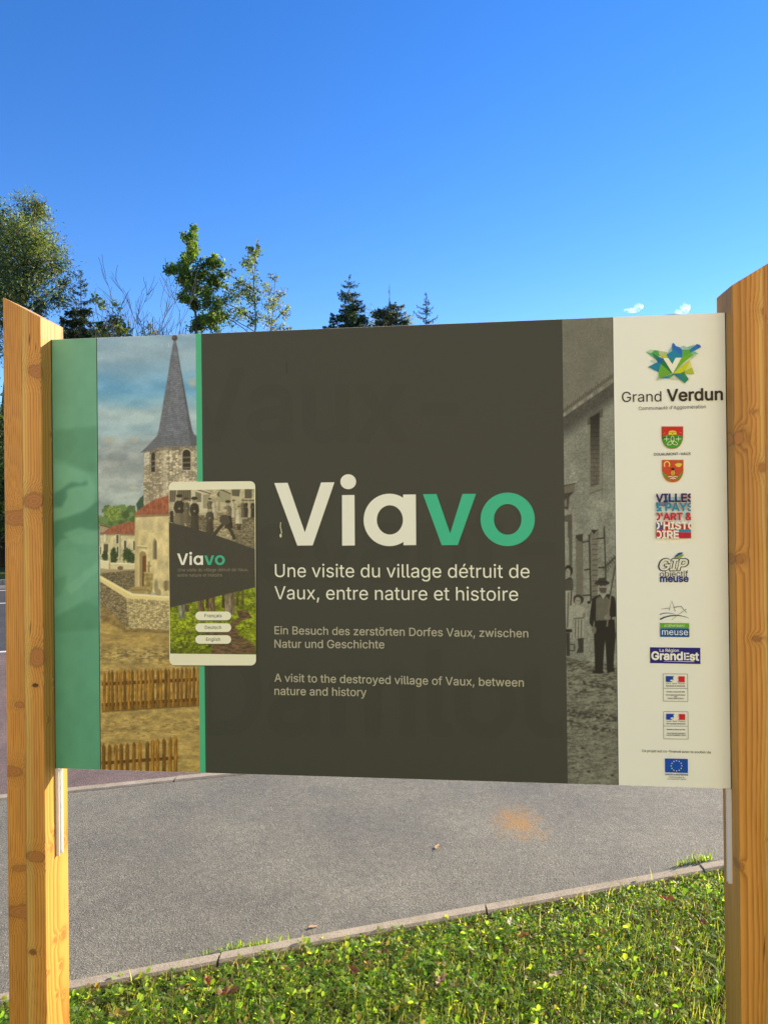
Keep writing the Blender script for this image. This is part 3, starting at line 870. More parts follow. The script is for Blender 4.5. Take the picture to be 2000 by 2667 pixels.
cv.poly([(668, 456), (735, 450), (735, 545), (668, 520)], (142, 122, 80)); cv.line([(690, 450), (690, 540)], 22, (118, 98, 62))
cv.oval(626, 560, 22, 38, (150, 130, 86))
# boundary wall
cv.put(cv.mask([(110, 455), (340, 603), (362, 870), (110, 650)]), np.array((146, 126, 88))[None, None] * wall_t[..., None])
f1, f2, cid = worley(X / 19, Y / 8, 17)
wall_t2 = (.66 + .46 * cid) * np.clip(.6 + (f2 - f1) * 1.8, .55, 1.05)
cv.put(cv.mask([(338, 603), (735, 628), (735, 890), (362, 868)]), np.array((196, 172, 116))[None, None] * wall_t2[..., None])
cv.poly([(110, 405), (395, 565), (735, 590), (735, 632), (340, 605), (110, 458)], (208, 184, 120)); cv.poly([(110, 405), (395, 565), (735, 590), (735, 606), (385, 580), (110, 425)], (226, 206, 146))
# trodden ground
gn = fbm(X / 90, Y / 30, 101, 5); gm = fbm(X / 22, Y / 9, 102, 4)
earth = np.array((158, 130, 72))[None, None] * (1 + .5 * (gn - .5) + .32 * (gm - .5))[..., None]
cv.put(cv.mask([(110, 648), (362, 868), (735, 890), (1010, 900), (1010, 2215), (110, 2215)]), earth)
cv.put(cv.mask([(110, 640), (362, 868), (735, 890), (735, 920), (340, 905), (110, 790)]) * np.clip(fbm(X / 30, Y / 14, 104) * 1.5 - .2, 0, 1) * .8, (96, 78, 50))
rk = np.clip((fbm(X / 40, Y / 13, 106, 4) - .52) * 9, 0, 1) * np.clip(1 - np.abs(Y - 1120) / 130, 0, 1); cv.put(rk * .8, (194, 168, 108))
rk = np.clip((fbm(X / 34, Y / 11, 107, 4) - .52) * 9, 0, 1) * np.clip(1 - np.abs(Y - 1110) / 120, 0, 1); cv.put(rk * .8, (92, 76, 48))
rk = np.clip((fbm(X / 44, Y / 18, 108, 4) - .56) * 9, 0, 1) * np.clip(1 - np.abs(Y - 1730) / 200, 0, 1); cv.put(rk * .6, (196, 164, 98))
rk = np.clip((fbm(X / 40, Y / 16, 109, 4) - .58) * 9, 0, 1) * np.clip(1 - np.abs(Y - 1760) / 260, 0, 1); cv.put(rk * .6, (104, 82, 44))
# two picket fences
fx = lambda x: (x - 130) / 850
def pickets(xs_, tops, bots, wd, rails):
    cv.put(cv.mask([(xs_[0] - 20, bots(xs_[0]) + 15), (xs_[-1] + 14, bots(xs_[-1]) + 10), (xs_[-1] + 14, bots(xs_[-1]) - 60), (xs_[0] - 20, bots(xs_[0]) - 40)]) * .55, (66, 46, 20))
    for r_ in rails:
        cv.poly([(xs_[0] - 20, r_(xs_[0] - 20)), (xs_[-1] + 18, r_(xs_[-1] + 18)), (xs_[-1] + 18, r_(xs_[-1] + 18) + 30), (xs_[0] - 20, r_(xs_[0] - 20) + 30)], (84, 54, 20))
    for x_ in xs_:
        t_, b_ = tops(x_), bots(x_); g_ = rng.uniform(.75, 1.2)
        x_ += rng.uniform(-4, 4); sl_ = rng.uniform(-4, 4)
        M_ = cv.mask([(x_ - wd / 2, b_), (x_ - wd / 2 + sl_, t_ + 28), (x_ + sl_, t_), (x_ + wd / 2 + sl_, t_ + 28), (x_ + wd / 2, b_)])
        cv.put(M_, cv.tex(np.array((128, 88, 28)) * g_, fbm(X / 6 + x_, Y / 60, 120, 3), .5))
        cv.put(cv.mask([(x_ + wd * .2, b_), (x_ + wd * .2 + sl_, t_ + 24), (x_ + wd / 2 + sl_, t_ + 28), (x_ + wd / 2, b_)]) * .45, (74, 46, 16))
pickets(np.arange(146, 990, 36.0), lambda x: 1243 - 36 * fx(x) + rng.uniform(-6, 6), lambda x: 1604 - 52 * fx(x), 25, (lambda x: 1352 - 42 * fx(x), lambda x: 1536 - 48 * fx(x)))
pickets(np.array([140, 191, 247, 300, 353, 405, 464, 521, 573, 618, 676, 731, 779.]), lambda x: 1900 - 68 * fx(x) * 1.3 + rng.uniform(-8, 8), lambda x: 2230, 33, (lambda x: 2052 - 46 * fx(x) * 1.3,))
cv.a = np.clip(cv.a * np.array((1.05, 1.06, 1.07)), 0, 255); cv.soften(1, 501, .02)
sheet('church_picture', U_GREEN, U_CHURCH1, .001, PH - .001, W0, cv, .00145)

pr = Prints('teal_stripe', W0)
pr._add(np.array([(U_CHURCH1, .001), (U_TEAL1, .001), (U_TEAL1, PH - .001), (U_CHURCH1, PH - .001)]), [[0, 1, 2, 3]], (72, 166, 118)); pr.build()

# --- dark central field with its ghost lettering
DARK = (62.5, 61.5, 51)
pr = Prints('dark_field', W0)
pr._add(np.array([(U_TEAL1, .001), (U_DARK1, .001), (U_DARK1, PH - .001), (U_TEAL1, PH - .001)]), [[0, 1, 2, 3]], DARK)
for body, xa, ya, xb, yb in (('Vaux-', 480, 1146, 1186, 1146), ('devant-', 520, 1506, 1440, 1510), ('Damloup', 520, 1908, 1700, 1914)):
    pr.text(body, xa, ya, xb, yb, (60.0, 59.0, 48.8), bold=.02, clip=(532, 860, 1468, 2040))
pr.build()

# --- old black and white photograph
cv = Canvas(1455, 815, 1620, 2060, 1.0); cv.frame(1440, 830, 200 / 776); X, Y = cv.Xc, cv.Yc
cv.a = cv.tex((112, 108, 92), fbm(X / 200, Y / 200, 130), .08)
gr = _T[(np.arange(cv.h)[:, None] * 3) & 255, (np.arange(cv.w)[None, :] * 5) & 255]
grain = fbm(X / 5, Y / 5, 133, 2)
wallc = cv.tex((128, 127, 110), .5 + 1.1 * (grain - .5) + .5 * (fbm(X / 120, Y / 160, 134) - .5), .32)
eave = np.interp(X, [90, 610], [970, 610])
cv.put(np.clip((Y - eave) / 5, 0, 1), wallc)
dk = np.clip((Y - eave - 20) / 12, 0, 1) * np.clip(1 - (Y - eave - 150) / 150, 0, 1)
cv.put(np.clip(dk * (.75 + 1.2 * (grain - .5)), 0, 1) * .9, (50, 47, 40))
cv.put(((Y > eave - 2) & (Y < eave + 34)).astype(float) * .9, cv.tex((124, 120, 102), fbm(X / 28, Y / 90, 136), .4))
cv.line([(90, 955), (610, 590)], 7, (134, 130, 112))
for k in range(26):
    x_ = 95 + k * 20.5; y_ = np.interp(x_, [90, 610], [960, 592])
    cv.poly([(x_, y_), (x_ + 2, y_ - 38 - 12 * (k % 3)), (x_ + 11, y_ - 46), (x_ + 15, y_ - 10)], (72, 68, 56))
# tall shuttered window
cv.poly([(345, 1000), (500, 905), (497, 1720), (360, 1780)], (120, 116, 98))
cv.put(cv.mask([(345, 1000), (500, 905), (500, 990), (345, 1080)]) * .7, (62, 58, 48))
brick = np.where(((Y / 44) % 1 < .16) | (((X + 28 * (np.floor(Y / 44) % 2)) / 62) % 1 < .08), .72, 1.0)
cv.put(cv.mask([(373, 1000), (468, 945), (466, 1670), (376, 1706)]), np.array((88, 83, 70))[None, None] * (brick * np.clip(.45 + (Y - 1000) / 700, .45, 1.1) * (.8 + .5 * (grain - .2)))[..., None])
cv.line([(497, 1720), (365, 1772)], 6, (66, 62, 52)); cv.line([(496, 1330), (496, 1720)], 4, (80, 76, 64))
cv.poly([(98, 1695), (220, 1665), (212, 1740), (98, 1765)], (100, 94, 78)); cv.line([(98, 1692), (222, 1664)], 10, (58, 54, 44))
cv.poly([(98, 1768), (212, 1745), (165, 1800), (150, 1930), (98, 1915)], (62, 56, 46)); cv.poly([(104, 1850), (135, 1810), (140, 1900), (108, 1900)], (112, 106, 90))
cv.poly([(104, 1995), (190, 1970), (190, 2060), (104, 2050)], (82, 76, 64)); cv.poly([(148, 2040), (190, 2035), (190, 2215), (148, 2215)], (76, 71, 58))
cv.poly([(225, 2190), (298, 2170), (298, 2215), (225, 2215)], (58, 54, 44)); cv.poly([(372, 2160), (452, 2125), (450, 2215), (380, 2215)], (58, 54, 44)); cv.line([(515, 2100), (515, 2215)], 16, (66, 62, 52))
cv.frame(1440, 1380, 200 / 651); X, Y = cv.Xc, cv.Yc
grain = fbm(X / 4.5, Y / 4.5, 143, 2)
D1, D2, D3, LG = (34, 32, 27), (52, 49, 41), (82, 79, 67), (150, 146, 126)
cv.poly([(130, 0), (162, 0), (162, 305), (135, 305)], D3); cv.poly([(190, 62), (250, 45), (255, 560), (195, 560)], (100, 96, 80)); cv.poly([(190, 62), (250, 45), (250, 100), (215, 95)], D2)
cv.poly([(298, 40), (312, 36), (326, 600), (312, 600)], D2); cv.poly([(318, 20), (376, 0), (376, 590), (326, 600)], (108, 104, 87))
for yy in range(80, 590, 44): cv.line([(330, yy), (376, yy - 3)], 5, D2)
cv.line([(433, 0), (445, 420)], 11, D2)
for a, b in (((245, 105), (300, 96)), ((260, 340), (315, 332)), ((250, 556), (320, 552)), ((380, 322), (440, 316)), ((370, 75), (430, 68))): cv.line([a, b], 10, D1)
cv.poly([(318, 0), (370, 0), (345, 36)], D1); cv.poly([(288, 606), (320, 600), (316, 625), (290, 625)], D1)
gy = np.interp(X, [100, 560], [1075, 1150])
cv.put(np.clip((Y - gy) / 10, 0, 1), cv.tex((120, 117, 98), .5 + .6 * (fbm(X / 60, Y / 22, 146) - .5) + .9 * (grain - .5), .35))
strk = np.clip((fbm(X / 26 + Y / 60, Y / 8, 148, 4) - .53) * 11, 0, 1) * np.clip(.25 + .6 * fbm(X / 150, Y / 90, 149) - (Y - 1750) / 2500, 0, .8)
cv.put(strk * np.clip((Y - gy) / 10, 0, 1), (58, 55, 46))
for x0_, y0_, x1_, y1_, h_ in ((250, 1295, 545, 1345, 40), (110, 1140, 260, 1150, 22), (125, 1545, 545, 1600, 60), (140, 1640, 545, 1710, 40)):
    M_ = cv.mask([(x0_, y0_ - h_ / 2), (x1_, y1_ - h_ / 2), (x1_, y1_ + h_ / 2), (x0_, y0_ + h_ / 2)]) * np.clip((fbm(X / 16, Y / 9, x0_) - .42) * 6, 0, 1)
    cv.put(M_ * .8, (52, 49, 40))
for xx, yy in ((250, 1850), (245, 1928), (440, 1932), (150, 1620), (300, 2050), (430, 1690), (500, 2080)): cv.oval(xx, yy, 15, 7, (54, 50, 42))
# standing man with a hay rake
cv.poly([(350, 760), (520, 760), (530, 900), (515, 1060), (512, 1180), (455, 1185), (440, 930), (428, 1060), (420, 1200), (355, 1195), (345, 900)], D1)
cv.poly([(330, 1195), (420, 1180), (422, 1218), (335, 1212)], (34, 32, 26)); cv.poly([(455, 1180), (520, 1172), (520, 1200), (458, 1212)], (34, 32, 26))
cv.poly([(330, 580), (395, 545), (470, 545), (520, 570), (532, 640), (532, 735), (500, 740), (490, 770), (345, 770), (335, 830), (305, 790), (315, 680)], D1)
cv.poly([(362, 585), (395, 560), (430, 590), (450, 560), (475, 590), (480, 765), (360, 768)], (94, 90, 75))
cv.poly([(395, 545), (450, 545), (425, 590)], LG); cv.oval(420, 480, 36, 50, (138, 132, 112)); cv.poly([(385, 490), (455, 490), (445, 535), (400, 535)], (74, 69, 57))
cv.oval(412, 450, 64, 22, D2); cv.poly([(372, 445), (384, 410), (440, 405), (460, 445)], D2); cv.line([(375, 442), (458, 440)], 9, D1)
for ex in (405, 438): cv.oval(ex, 474, 7, 4, D1)
cv.oval(345, 850, 20, 32, (106, 100, 84)); cv.oval(458, 742, 28, 22, (118, 112, 94))
cv.line([(520, 270), (455, 820)], 13, (108, 102, 85)); cv.line([(535, 270), (478, 560)], 8, D2)
cv.line([(425, 325), (530, 225)], 10, D2)
for k in range(6): cv.line([(432 + k * 18, 345 - k * 19), (414 + k * 19, 300 - k * 18)], 5, D2); cv.line([(432 + k * 18, 318 - k * 17), (462 + k * 14, 352 - k * 17)], 5, D2)
# girl
cv.poly([(170, 650), (205, 635), (255, 640), (268, 690), (258, 745), (262, 915), (170, 925), (175, 760), (150, 740)], (146, 142, 122))
for xx in (190, 215, 240): cv.line([(xx, 760), (xx - 4, 915)], 9, D3)
cv.line([(172, 752), (262, 745)], 10, D3)
cv.oval(212, 590, 46, 42, D2); cv.oval(208, 602, 26, 32, (136, 130, 110)); cv.oval(200, 598, 5, 3, D1); cv.oval(217, 598, 5, 3, D1)
cv.poly([(205, 920), (258, 915), (256, 1040), (195, 1045), (215, 1000)], D2)
cv.oval(150, 720, 12, 26, (112, 106, 90)); cv.oval(262, 725, 12, 24, (112, 106, 90))
# woman in the doorway
cv.poly([(100, 420), (150, 400), (168, 430), (168, 520), (100, 520)], D2)
for yy in range(430, 520, 14): cv.line([(104, yy), (166, yy - 4)], 5, (96, 91, 76))
cv.poly([(100, 515), (168, 515), (172, 640), (158, 845), (112, 845), (100, 760)], (148, 144, 124)); cv.line([(130, 530), (120, 830)], 14, (92, 88, 73)); cv.line([(155, 520), (148, 640)], 12, D2)
cv.oval(130, 345, 36, 46, D1); cv.oval(124, 362, 22, 36, (136, 130, 110)); cv.oval(116, 352, 5, 3, D1)
cv.poly([(100, 840), (160, 842), (158, 868), (100, 866)], D1); cv.poly([(105, 870), (140, 870), (140, 1068), (112, 1068)], D2); cv.line([(130, 975), (178, 968), (182, 1025), (130, 1025)], 8, D2)
cv.put(np.ones((cv.h, cv.w)) * np.clip((grain - .5) * .5, 0, .2), (40, 38, 32))
cv.soften(1, 502, .05)
sheet('village_photograph', U_DARK1, U_GREY1 - .0016, .001, PH - .001, W0, cv, .00145)

# --- cream partner strip
CREAM = (227, 220, 199)
pr = Prints('partner_strip', W0)
pr._add(np.array([(U_GREY1, .001), (PW - .002, .001), (PW - .002, PH - .001), (U_GREY1, PH - .001)]), [[0, 1, 2, 3]], CREAM); pr.build()
pr = Prints('sheet_joint', W0 - .0003)
pr._add(np.array([(U_GREY1 - .0022, .001), (U_GREY1 + .0004, .001), (U_GREY1 + .0004, PH - .001), (U_GREY1 - .0022, PH - .001)]), [[0, 1, 2, 3]], (58, 54, 44)); pr.build()

# --- title: geometric letters
WHT, TEAL = (238, 231, 206), (60, 170, 126)
W1 = .0026
def title(px_fn, name, w):
    """the word in the picture's own letter shapes; px_fn maps crop coordinates to photo pixels"""
    pr = Prints(name, w, px_fn)
    pr.poly([(76, 125), (151, 124), (247, 402), (338, 122), (413, 121), (291, 475), (205, 476)], WHT)
    pr.oval(490, 118, 44, 42, WHT); pr.poly([(455, 193), (525, 192), (527, 475), (456, 476)], WHT)
    def bowl(cx, cy, rx, ry, ix, iy, col, icx=0, icy=0):
        n = 48; uv = []
        for k in range(n):
            a = 2 * math.pi * k / n
            uv += [(cx + rx * math.cos(a), cy + ry * math.sin(a)), (cx + icx + ix * math.cos(a), cy + icy + iy * math.sin(a))]
        q = puv_np(pr.px(uv)); pr._add(q, [[2 * k, 2 * k + 1, (2 * k + 3) % (2 * n), (2 * k + 2) % (2 * n)] for k in range(n)], col)
    bowl(720, 332, 144, 147, 73, 82, WHT, 3, 0); pr.poly([(797, 190), (868, 189), (870, 473), (799, 474)], WHT)
    pr.poly([(908, 188), (984, 187), (1060, 407), (1129, 186), (1205, 186), (1103, 473), (1013, 474)], TEAL)
    bowl(1382, 329, 152, 150, 77, 86, TEAL)
    return pr.build()
title((680, 1200, 770 / 1659), 'title_lettering', W1)
k = 770 / 1659
pr = Prints('subtitle_lettering', W1, (680, 1200, k))
pr.text('Une visite du village détruit de', 80, 652, 1505, 657, (238, 231, 202), bold=-.004)
pr.build()
pr = Prints('subtitle_lettering', W1, (680, 1200, k))
pr.text('Vaux, entre nature et histoire', 78, 776, 1441, 785, (238, 231, 202), bold=-.004); pr.build()
pr = Prints('german_lettering', W1, (680, 1200, k))
pr.text('Ein Besuch des zerstörten Dorfes Vaux, zwischen', 78, 972, 1497, 990, (172, 164, 136), bold=.006)
pr.text('Natur und Geschichte', 78, 1048, 692, 1052, (172, 164, 136), bold=.006); pr.build()
pr = Prints('english_lettering', W1, (680, 1200, k))
pr.text('A visit to the destroyed village of Vaux, between', 78, 1238, 1472, 1266, (172, 164, 136), bold=.006)
pr.text('nature and history', 78, 1312, 592, 1320, (172, 164, 136), bold=.006); pr.build()
CR1_ = (0, 480, 800 / 1659)
pr = Prints('scuff_mark', W1, (680, 1200, k))
pr.line([(112, 345), (110, 370), (116, 395), (117, 408)], 4, (200, 192, 160), 5); pr.oval(112, 420, 6, 11, (206, 196, 150)); pr.build()
pr = Prints('scuff_mark', W1, CR1_); pr.line([(911, 858), (916, 868), (918, 882)], 3, (196, 200, 190), 4); pr.build()
pr = Prints('scuff_mark', W1, CR1_); pr.line([(1549, 960), (1551, 985), (1550, 1022)], 2.5, (40, 37, 30), 3); pr.build()

# --- phone screen picture
cv = Canvas(440, 1262, 668, 1712, 1.3); cv.frame(420, 1230, 280 / 1191); X, Y = cv.Xc, cv.Yc
SEP = np.array((176, 162, 124), float)
g_ = fbm(X / 10, Y / 8, 160, 3)
cv.a = cv.tex(SEP, .5 + .5 * (fbm(X / 90, Y / 60, 161) - .5) + .5 * (g_ - .5), .4)
cv.poly([(100, 180), (180, 180), (160, 330), (100, 330)], (120, 108, 82))
for xx in (115, 135, 155): cv.line([(xx, 185), (xx, 320)], 7, (74, 66, 50))
cv.poly([(188, 190), (336, 190), (336, 318), (188, 318)], (82, 74, 56))
for xx in range(205, 336, 22): cv.line([(xx, 195), (xx, 318)], 6, (150, 138, 106))
cv.poly([(336, 185), (470, 185), (560, 225), (560, 440), (336, 460)], (196, 182, 144)); cv.poly([(385, 215), (450, 235), (450, 330), (385, 330)], (120, 110, 84)); cv.poly([(470, 250), (555, 240), (510, 400), (470, 400)], (150, 138, 106))
cv.line([(410, 195), (560, 240)], 12, (90, 82, 62)); cv.poly([(640, 215), (700, 190), (720, 260), (660, 290), (620, 250)], (92, 84, 62))
cv.poly([(650, 180), (775, 230), (775, 340), (650, 330)], (150, 140, 106)); cv.line([(650, 185), (780, 240)], 12, (84, 76, 58))
cv.poly([(785, 190), (880, 190), (870, 270), (790, 260)], (96, 88, 66)); cv.poly([(930, 185), (1010, 190), (1010, 290), (930, 290)], (92, 84, 62)); cv.poly([(780, 275), (900, 270), (900, 310), (780, 320)], (182, 168, 130))
gnd = np.clip((Y - np.interp(X, [100, 460, 1040], [420, 470, 360])) / 20, 0, 1)
cv.put(gnd, cv.tex((150, 136, 100), .5 + .9 * (fbm(X / 30, Y / 12, 165) - .5) + .7 * (g_ - .5), .5))
cv.put(cv.mask([(240, 490), (480, 470), (560, 660), (300, 620)]) * .6, cv.tex((84, 74, 54), g_, .7)); cv.put(cv.mask([(780, 560), (1040, 480), (1040, 860), (830, 780)]) * .6, cv.tex((92, 82, 60), g_, .7))
def figure(x, head, feet, coat, skirt, wd, lean=0, hat=None):
    H_ = feet - head
    cv.poly([(x - wd * .42, head + H_ * .5), (x + wd * .42, head + H_ * .5), (x + wd * .55 + lean, feet), (x - wd * .55 + lean, feet)], skirt)
    cv.poly([(x - wd * .5, head + H_ * .24), (x - wd * .2, head + H_ * .17), (x + wd * .2, head + H_ * .17), (x + wd * .5, head + H_ * .24), (x + wd * .62, head + H_ * .42), (x + wd * .4, head + H_ * .56), (x - wd * .4, head + H_ * .56), (x - wd * .62, head + H_ * .42)], coat)
    r_ = H_ * .075; cv.oval(x, head + H_ * .09, r_, r_ * 1.25, (160, 144, 110)); 
    if hat is not None: cv.oval(x, head + H_ * .03, r_ * 1.35, r_ * .7, hat)
    cv.oval(x, head + H_ * .42, wd * .13, r_ * .4, (150, 136, 104)); cv.put(cv.mask([(x, head + H_ * .17), (x + wd * .6, head + H_ * .2), (x + wd * .6, feet), (x + wd * .1, feet)]) * .22, (40, 35, 26))
DK_, MD_, LT_ = (66, 58, 44), (104, 94, 70), (190, 176, 138)
figure(208, 252, 610, DK_, (120, 108, 82), 104, 0, (56, 50, 38)); figure(288, 285, 560, MD_, (110, 98, 74), 60, 0, (70, 62, 46)); figure(375, 278, 640, DK_, (74, 66, 50), 86, 0, (60, 54, 40))
figure(545, 288, 470, MD_, (150, 138, 106), 56, 0, DK_); figure(598, 295, 510, LT_, LT_, 60); figure(634, 300, 430, LT_, (170, 156, 122), 40)
figure(544, 385, 680, (84, 76, 58), (76, 68, 50), 78, 0, MD_)
figure(745, 315, 620, (128, 116, 88), (62, 55, 42), 84, 10, (70, 62, 48)); cv.poly([(790, 370), (830, 420), (800, 450), (780, 400)], DK_)
cv.poly([(650, 540), (665, 480), (705, 465), (745, 480), (772, 550), (740, 590), (690, 590)], (80, 72, 55)); cv.oval(707, 445, 21, 27, (160, 144, 110)); cv.oval(707, 425, 26, 14, LT_)
cv.line([(690, 580), (630, 640), (590, 700)], 36, DK_); cv.line([(725, 580), (780, 650), (820, 745)], 36, DK_)
figure(865, 372, 570, LT_, (200, 186, 148), 72, 0, MD_); cv.line([(855, 570), (860, 640)], 16, DK_); cv.line([(882, 570), (875, 635)], 16, DK_)
for xx, c1 in ((808, LT_), (912, MD_), (948, DK_), (988, (176, 162, 126)), (1020, DK_)): figure(xx, 305, 500, c1, c1, 44, 0, MD_)
cv.poly([(105, 430), (140, 430), (148, 560), (105, 550)], DK_)
# forest below
gn = fbm(X / 22, Y / 13, 170, 4); gl = fbm(X / 90, Y / 70, 171)
fr = np.array((120, 128, 26))[None, None] * (1 + .9 * (gn - .5) + .9 * (gl - .5))[..., None]
fr = fr * np.interp(Y, [1280, 1500, 1700, 2000], [1.02, 1.1, 1.08, .8])[..., None]
low = np.clip((Y - 1000) / 5, 0, 1); cv.put(low, np.clip(fr, 0, 255))
cv.put(np.clip((fbm(X / 14, Y / 9, 173, 3) - .56) * 9, 0, 1) * low * .6, (62, 72, 18))
for x0_, x1_, y0_, y1_, c1 in ((205, 262, 1462, 1640, (124, 122, 104)), (412, 478, 1400, 1540, (104, 84, 54)), (528, 600, 1370, 1540, (116, 94, 62)), (500, 526, 1390, 1500, (70, 56, 36)), (712, 815, 1325, 1570, (122, 108, 80)), (680, 704, 1350, 1500, (84, 68, 42)), (840, 856, 1310, 1470, (92, 80, 46)), (895, 915, 1300, 1470, (88, 76, 44)), (286, 312, 1720, 1780, (84, 74, 46)), (265, 310, 1465, 1545, (96, 80, 52))):
    cv.put(cv.mask([(x0_, y0_), (x1_, y0_), (x1_ + 8, y1_), (x0_ - 4, y1_)]), cv.tex(c1, fbm(X / 12, Y / 50, x0_), .5))
    cv.put(cv.mask([((x0_ * .35 + x1_ * .65), y0_), (x1_, y0_), (x1_ + 8, y1_), ((x0_ * .35 + x1_ * .65), y1_)]) * .35, (60, 48, 30))
pt = [(835, 1525), (960, 1530), (990, 1580), (1015, 1610), (900, 1640), (830, 1700), (860, 1800), (960, 1850), (1045, 1930), (1045, 2010), (560, 2010), (570, 1920), (500, 1830), (500, 1770), (760, 1700), (790, 1650), (870, 1610)]
cv.put(cv.mask(pt), cv.tex((98, 76, 50), fbm(X / 40, Y / 12, 177), .5))
for cx, cy, rx, ry in ((930, 1720, 100, 60), (990, 1830, 70, 60), (250, 1700, 160, 90), (200, 1880, 140, 80), (450, 1900, 90, 70)):
    q = np.hypot((X - cx) / rx, (Y - cy) / ry) + 1.1 * (fbm(X / 26, Y / 20, cx) - .5); cv.put(np.clip((1.0 - q) * 4, 0, 1) * .7, cv.tex((132, 140, 28), gn, .8))
# brown middle band
cv.poly([(95, 555), (300, 603), (600, 692), (800, 762), (1050, 855), (1050, 1272), (760, 1340), (400, 1430), (95, 1500)], (67, 63, 51))
E_ = (420, 1230, 280 / 1191)
pr = Prints('phone_frame', .0026, E_)
def rrect(x0, y0, x1, y1, r, n=8):
    P = []
    for cx, cy, a0 in ((x1 - r, y0 + r, -90), (x1 - r, y1 - r, 0), (x0 + r, y1 - r, 90), (x0 + r, y0 + r, 180)):
        for k_ in range(n + 1):
            a = math.radians(a0 + 90 * k_ / n); P.append((cx + r * math.cos(a), cy + r * math.sin(a)))
    return P
def bend(P, l0, l1, r0, r1):
    """shift a rounded outline so that its sides follow the drawn tilt"""
    return P
cn = [(90, 107), (1046, 99), (1055, 2138), (98, 2137)]
def quad_round(c, r, n=8):
    c = [Vector(p) for p in c]; out = []
    for i in range(4):
        p, a, b = c[i], (c[i - 1] - c[i]).normalized(), (c[(i + 1) % 4] - c[i]).normalized()
        o_ = p + a * r + b * r
        for k_ in range(n + 1):
            t = math.pi / 2 * k_ / n
            q_ = o_ - b * r * math.cos(t) - a * r * math.sin(t); out.append((q_.x, q_.y))
    return out
pr.poly([(x + 10, y + 9) for x, y in quad_round(cn, 62)], (58, 53, 42))
pr.poly(quad_round(cn, 58), (222, 213, 178)); pr.build()
ua, va = puv(*[(420 + 106 * E_[2]), 1230 + 2006 * E_[2]]); ub, vb = puv(420 + 1037 * E_[2], 1230 + 186 * E_[2])
cv.soften(1, 503, .035)
sheet('phone_picture', ua, ub, va, vb, .0030, cv, .0012)
s_ = (712 - 184) / (1534 - 76)
title((420 + (184 - 76 * s_) * E_[2], 1230 + (1026 - 476 * s_) * E_[2], s_ * E_[2]), 'phone_title_lettering', .0034)
pr = Prints('phone_caption_lettering', .0034, E_)
pr.text('Une visite du village détruit de Vaux,', 193, 1098, 970, 1094, (134, 124, 98), bold=0)
pr.text('entre nature et histoire', 191, 1156, 682, 1154, (134, 124, 98), bold=0); pr.build()
for body, y0, y1, xa, xb in (('Français', 1541, 1638, 488, 676), ('Deutsch', 1671, 1768, 492, 671), ('English', 1803, 1898, 505, 660)):
    pr = Prints('language_button', .0034, E_)
    P = rrect(386, y0, 781, y1, (y1 - y0) / 2 - .5)
    pr.poly([(x + 2, y + 8) for x, y in P], (70, 66, 26)); pr.poly(P, (224, 216, 182))
    pr.text(body, xa, (y0 + y1) / 2 + 15, xb, (y0 + y1) / 2 + 15, (44, 38, 28), bold=.004); pr.build()

# --- logos of the partner strip
G1 = (1580, 840, 340 / 1659)
INK = (52, 42, 34)
pr = Prints('town_star_emblem', W1, G1)
for pts, c_ in (
    ([(490, 377), (545, 349), (640, 357), (580, 440)], (166, 188, 138)), ([(490, 377), (562, 390), (660, 505), (580, 445)], (100, 158, 116)),
    ([(545, 487), (610, 462), (650, 505), (590, 523)], (186, 184, 162)), ([(560, 392), (598, 354), (648, 361), (665, 425), (640, 430)], (76, 148, 74)),
    ([(648, 361), (765, 380), (750, 410), (680, 430), (662, 424)], (166, 180, 112)), ([(750, 410), (820, 305), (822, 365)], (150, 178, 166)),
    ([(680, 430), (750, 410), (770, 458), (720, 458)], (190, 176, 28)), ([(515, 567), (640, 505), (690, 530), (650, 635)], (24, 116, 138)),
    ([(562, 392), (640, 430), (690, 455), (635, 503)], (24, 116, 70)), ([(635, 503), (645, 455), (712, 458), (690, 530)], (14, 84, 148)),
    ([(705, 455), (825, 650), (800, 640), (680, 530)], (20, 110, 58)), ([(680, 530), (818, 650), (655, 715), (650, 630)], (98, 152, 40)),
    ([(650, 665), (655, 715), (720, 715), (620, 738)], (172, 182, 140)), ([(655, 715), (760, 680), (820, 660), (790, 712)], (34, 112, 150)), ([(760, 690), (828, 655), (855, 660), (785, 718)], (74, 140, 66)),
    ([(785, 718), (850, 670), (905, 735)], (190, 186, 158)),
    ([(750, 410), (818, 368), (820, 275), (840, 263), (870, 303), (920, 320), (945, 350), (945, 452), (865, 452), (823, 535), (770, 458)], (26, 118, 150)),
    ([(820, 275), (840, 263), (870, 303), (920, 320), (945, 350), (945, 420), (825, 330)], (34, 98, 164)), ([(770, 450), (860, 452), (823, 535)], (0, 128, 116)),
    ([(920, 320), (965, 297), (1010, 320), (1040, 345), (945, 350)], (150, 184, 164)), ([(1000, 322), (1110, 285), (1040, 350)], (120, 170, 140)),
    ([(1045, 348), (1130, 280), (1175, 290), (1186, 318), (1050, 392)], (28, 108, 152)), ([(1120, 290), (1135, 278), (1175, 290), (1186, 318), (1150, 335)], (38, 92, 162)),
    ([(945, 350), (1045, 348), (1050, 392), (945, 452)], (84, 150, 58)), ([(1050, 392), (1100, 370), (1152, 400), (1085, 415)], (120, 172, 132)), ([(1085, 415), (1140, 405), (1060, 480)], (168, 190, 140)),
    ([(940, 452), (1050, 390), (1085, 415), (970, 510), (830, 650)], (104, 160, 34)), ([(830, 650), (1060, 470), (1040, 500), (965, 632), (920, 650)], (184, 186, 20)),
    ([(1045, 490), (1070, 580), (975, 620)], (206, 198, 96)), ([(975, 625), (1070, 575), (1100, 660), (985, 650)], (164, 172, 46)),
    ([(830, 655), (920, 652), (965, 632), (1030, 725), (980, 776)], (44, 120, 84)), ([(830, 655), (920, 652), (975, 760)], (36, 112, 128))):
    pr.poly(pts, c_)
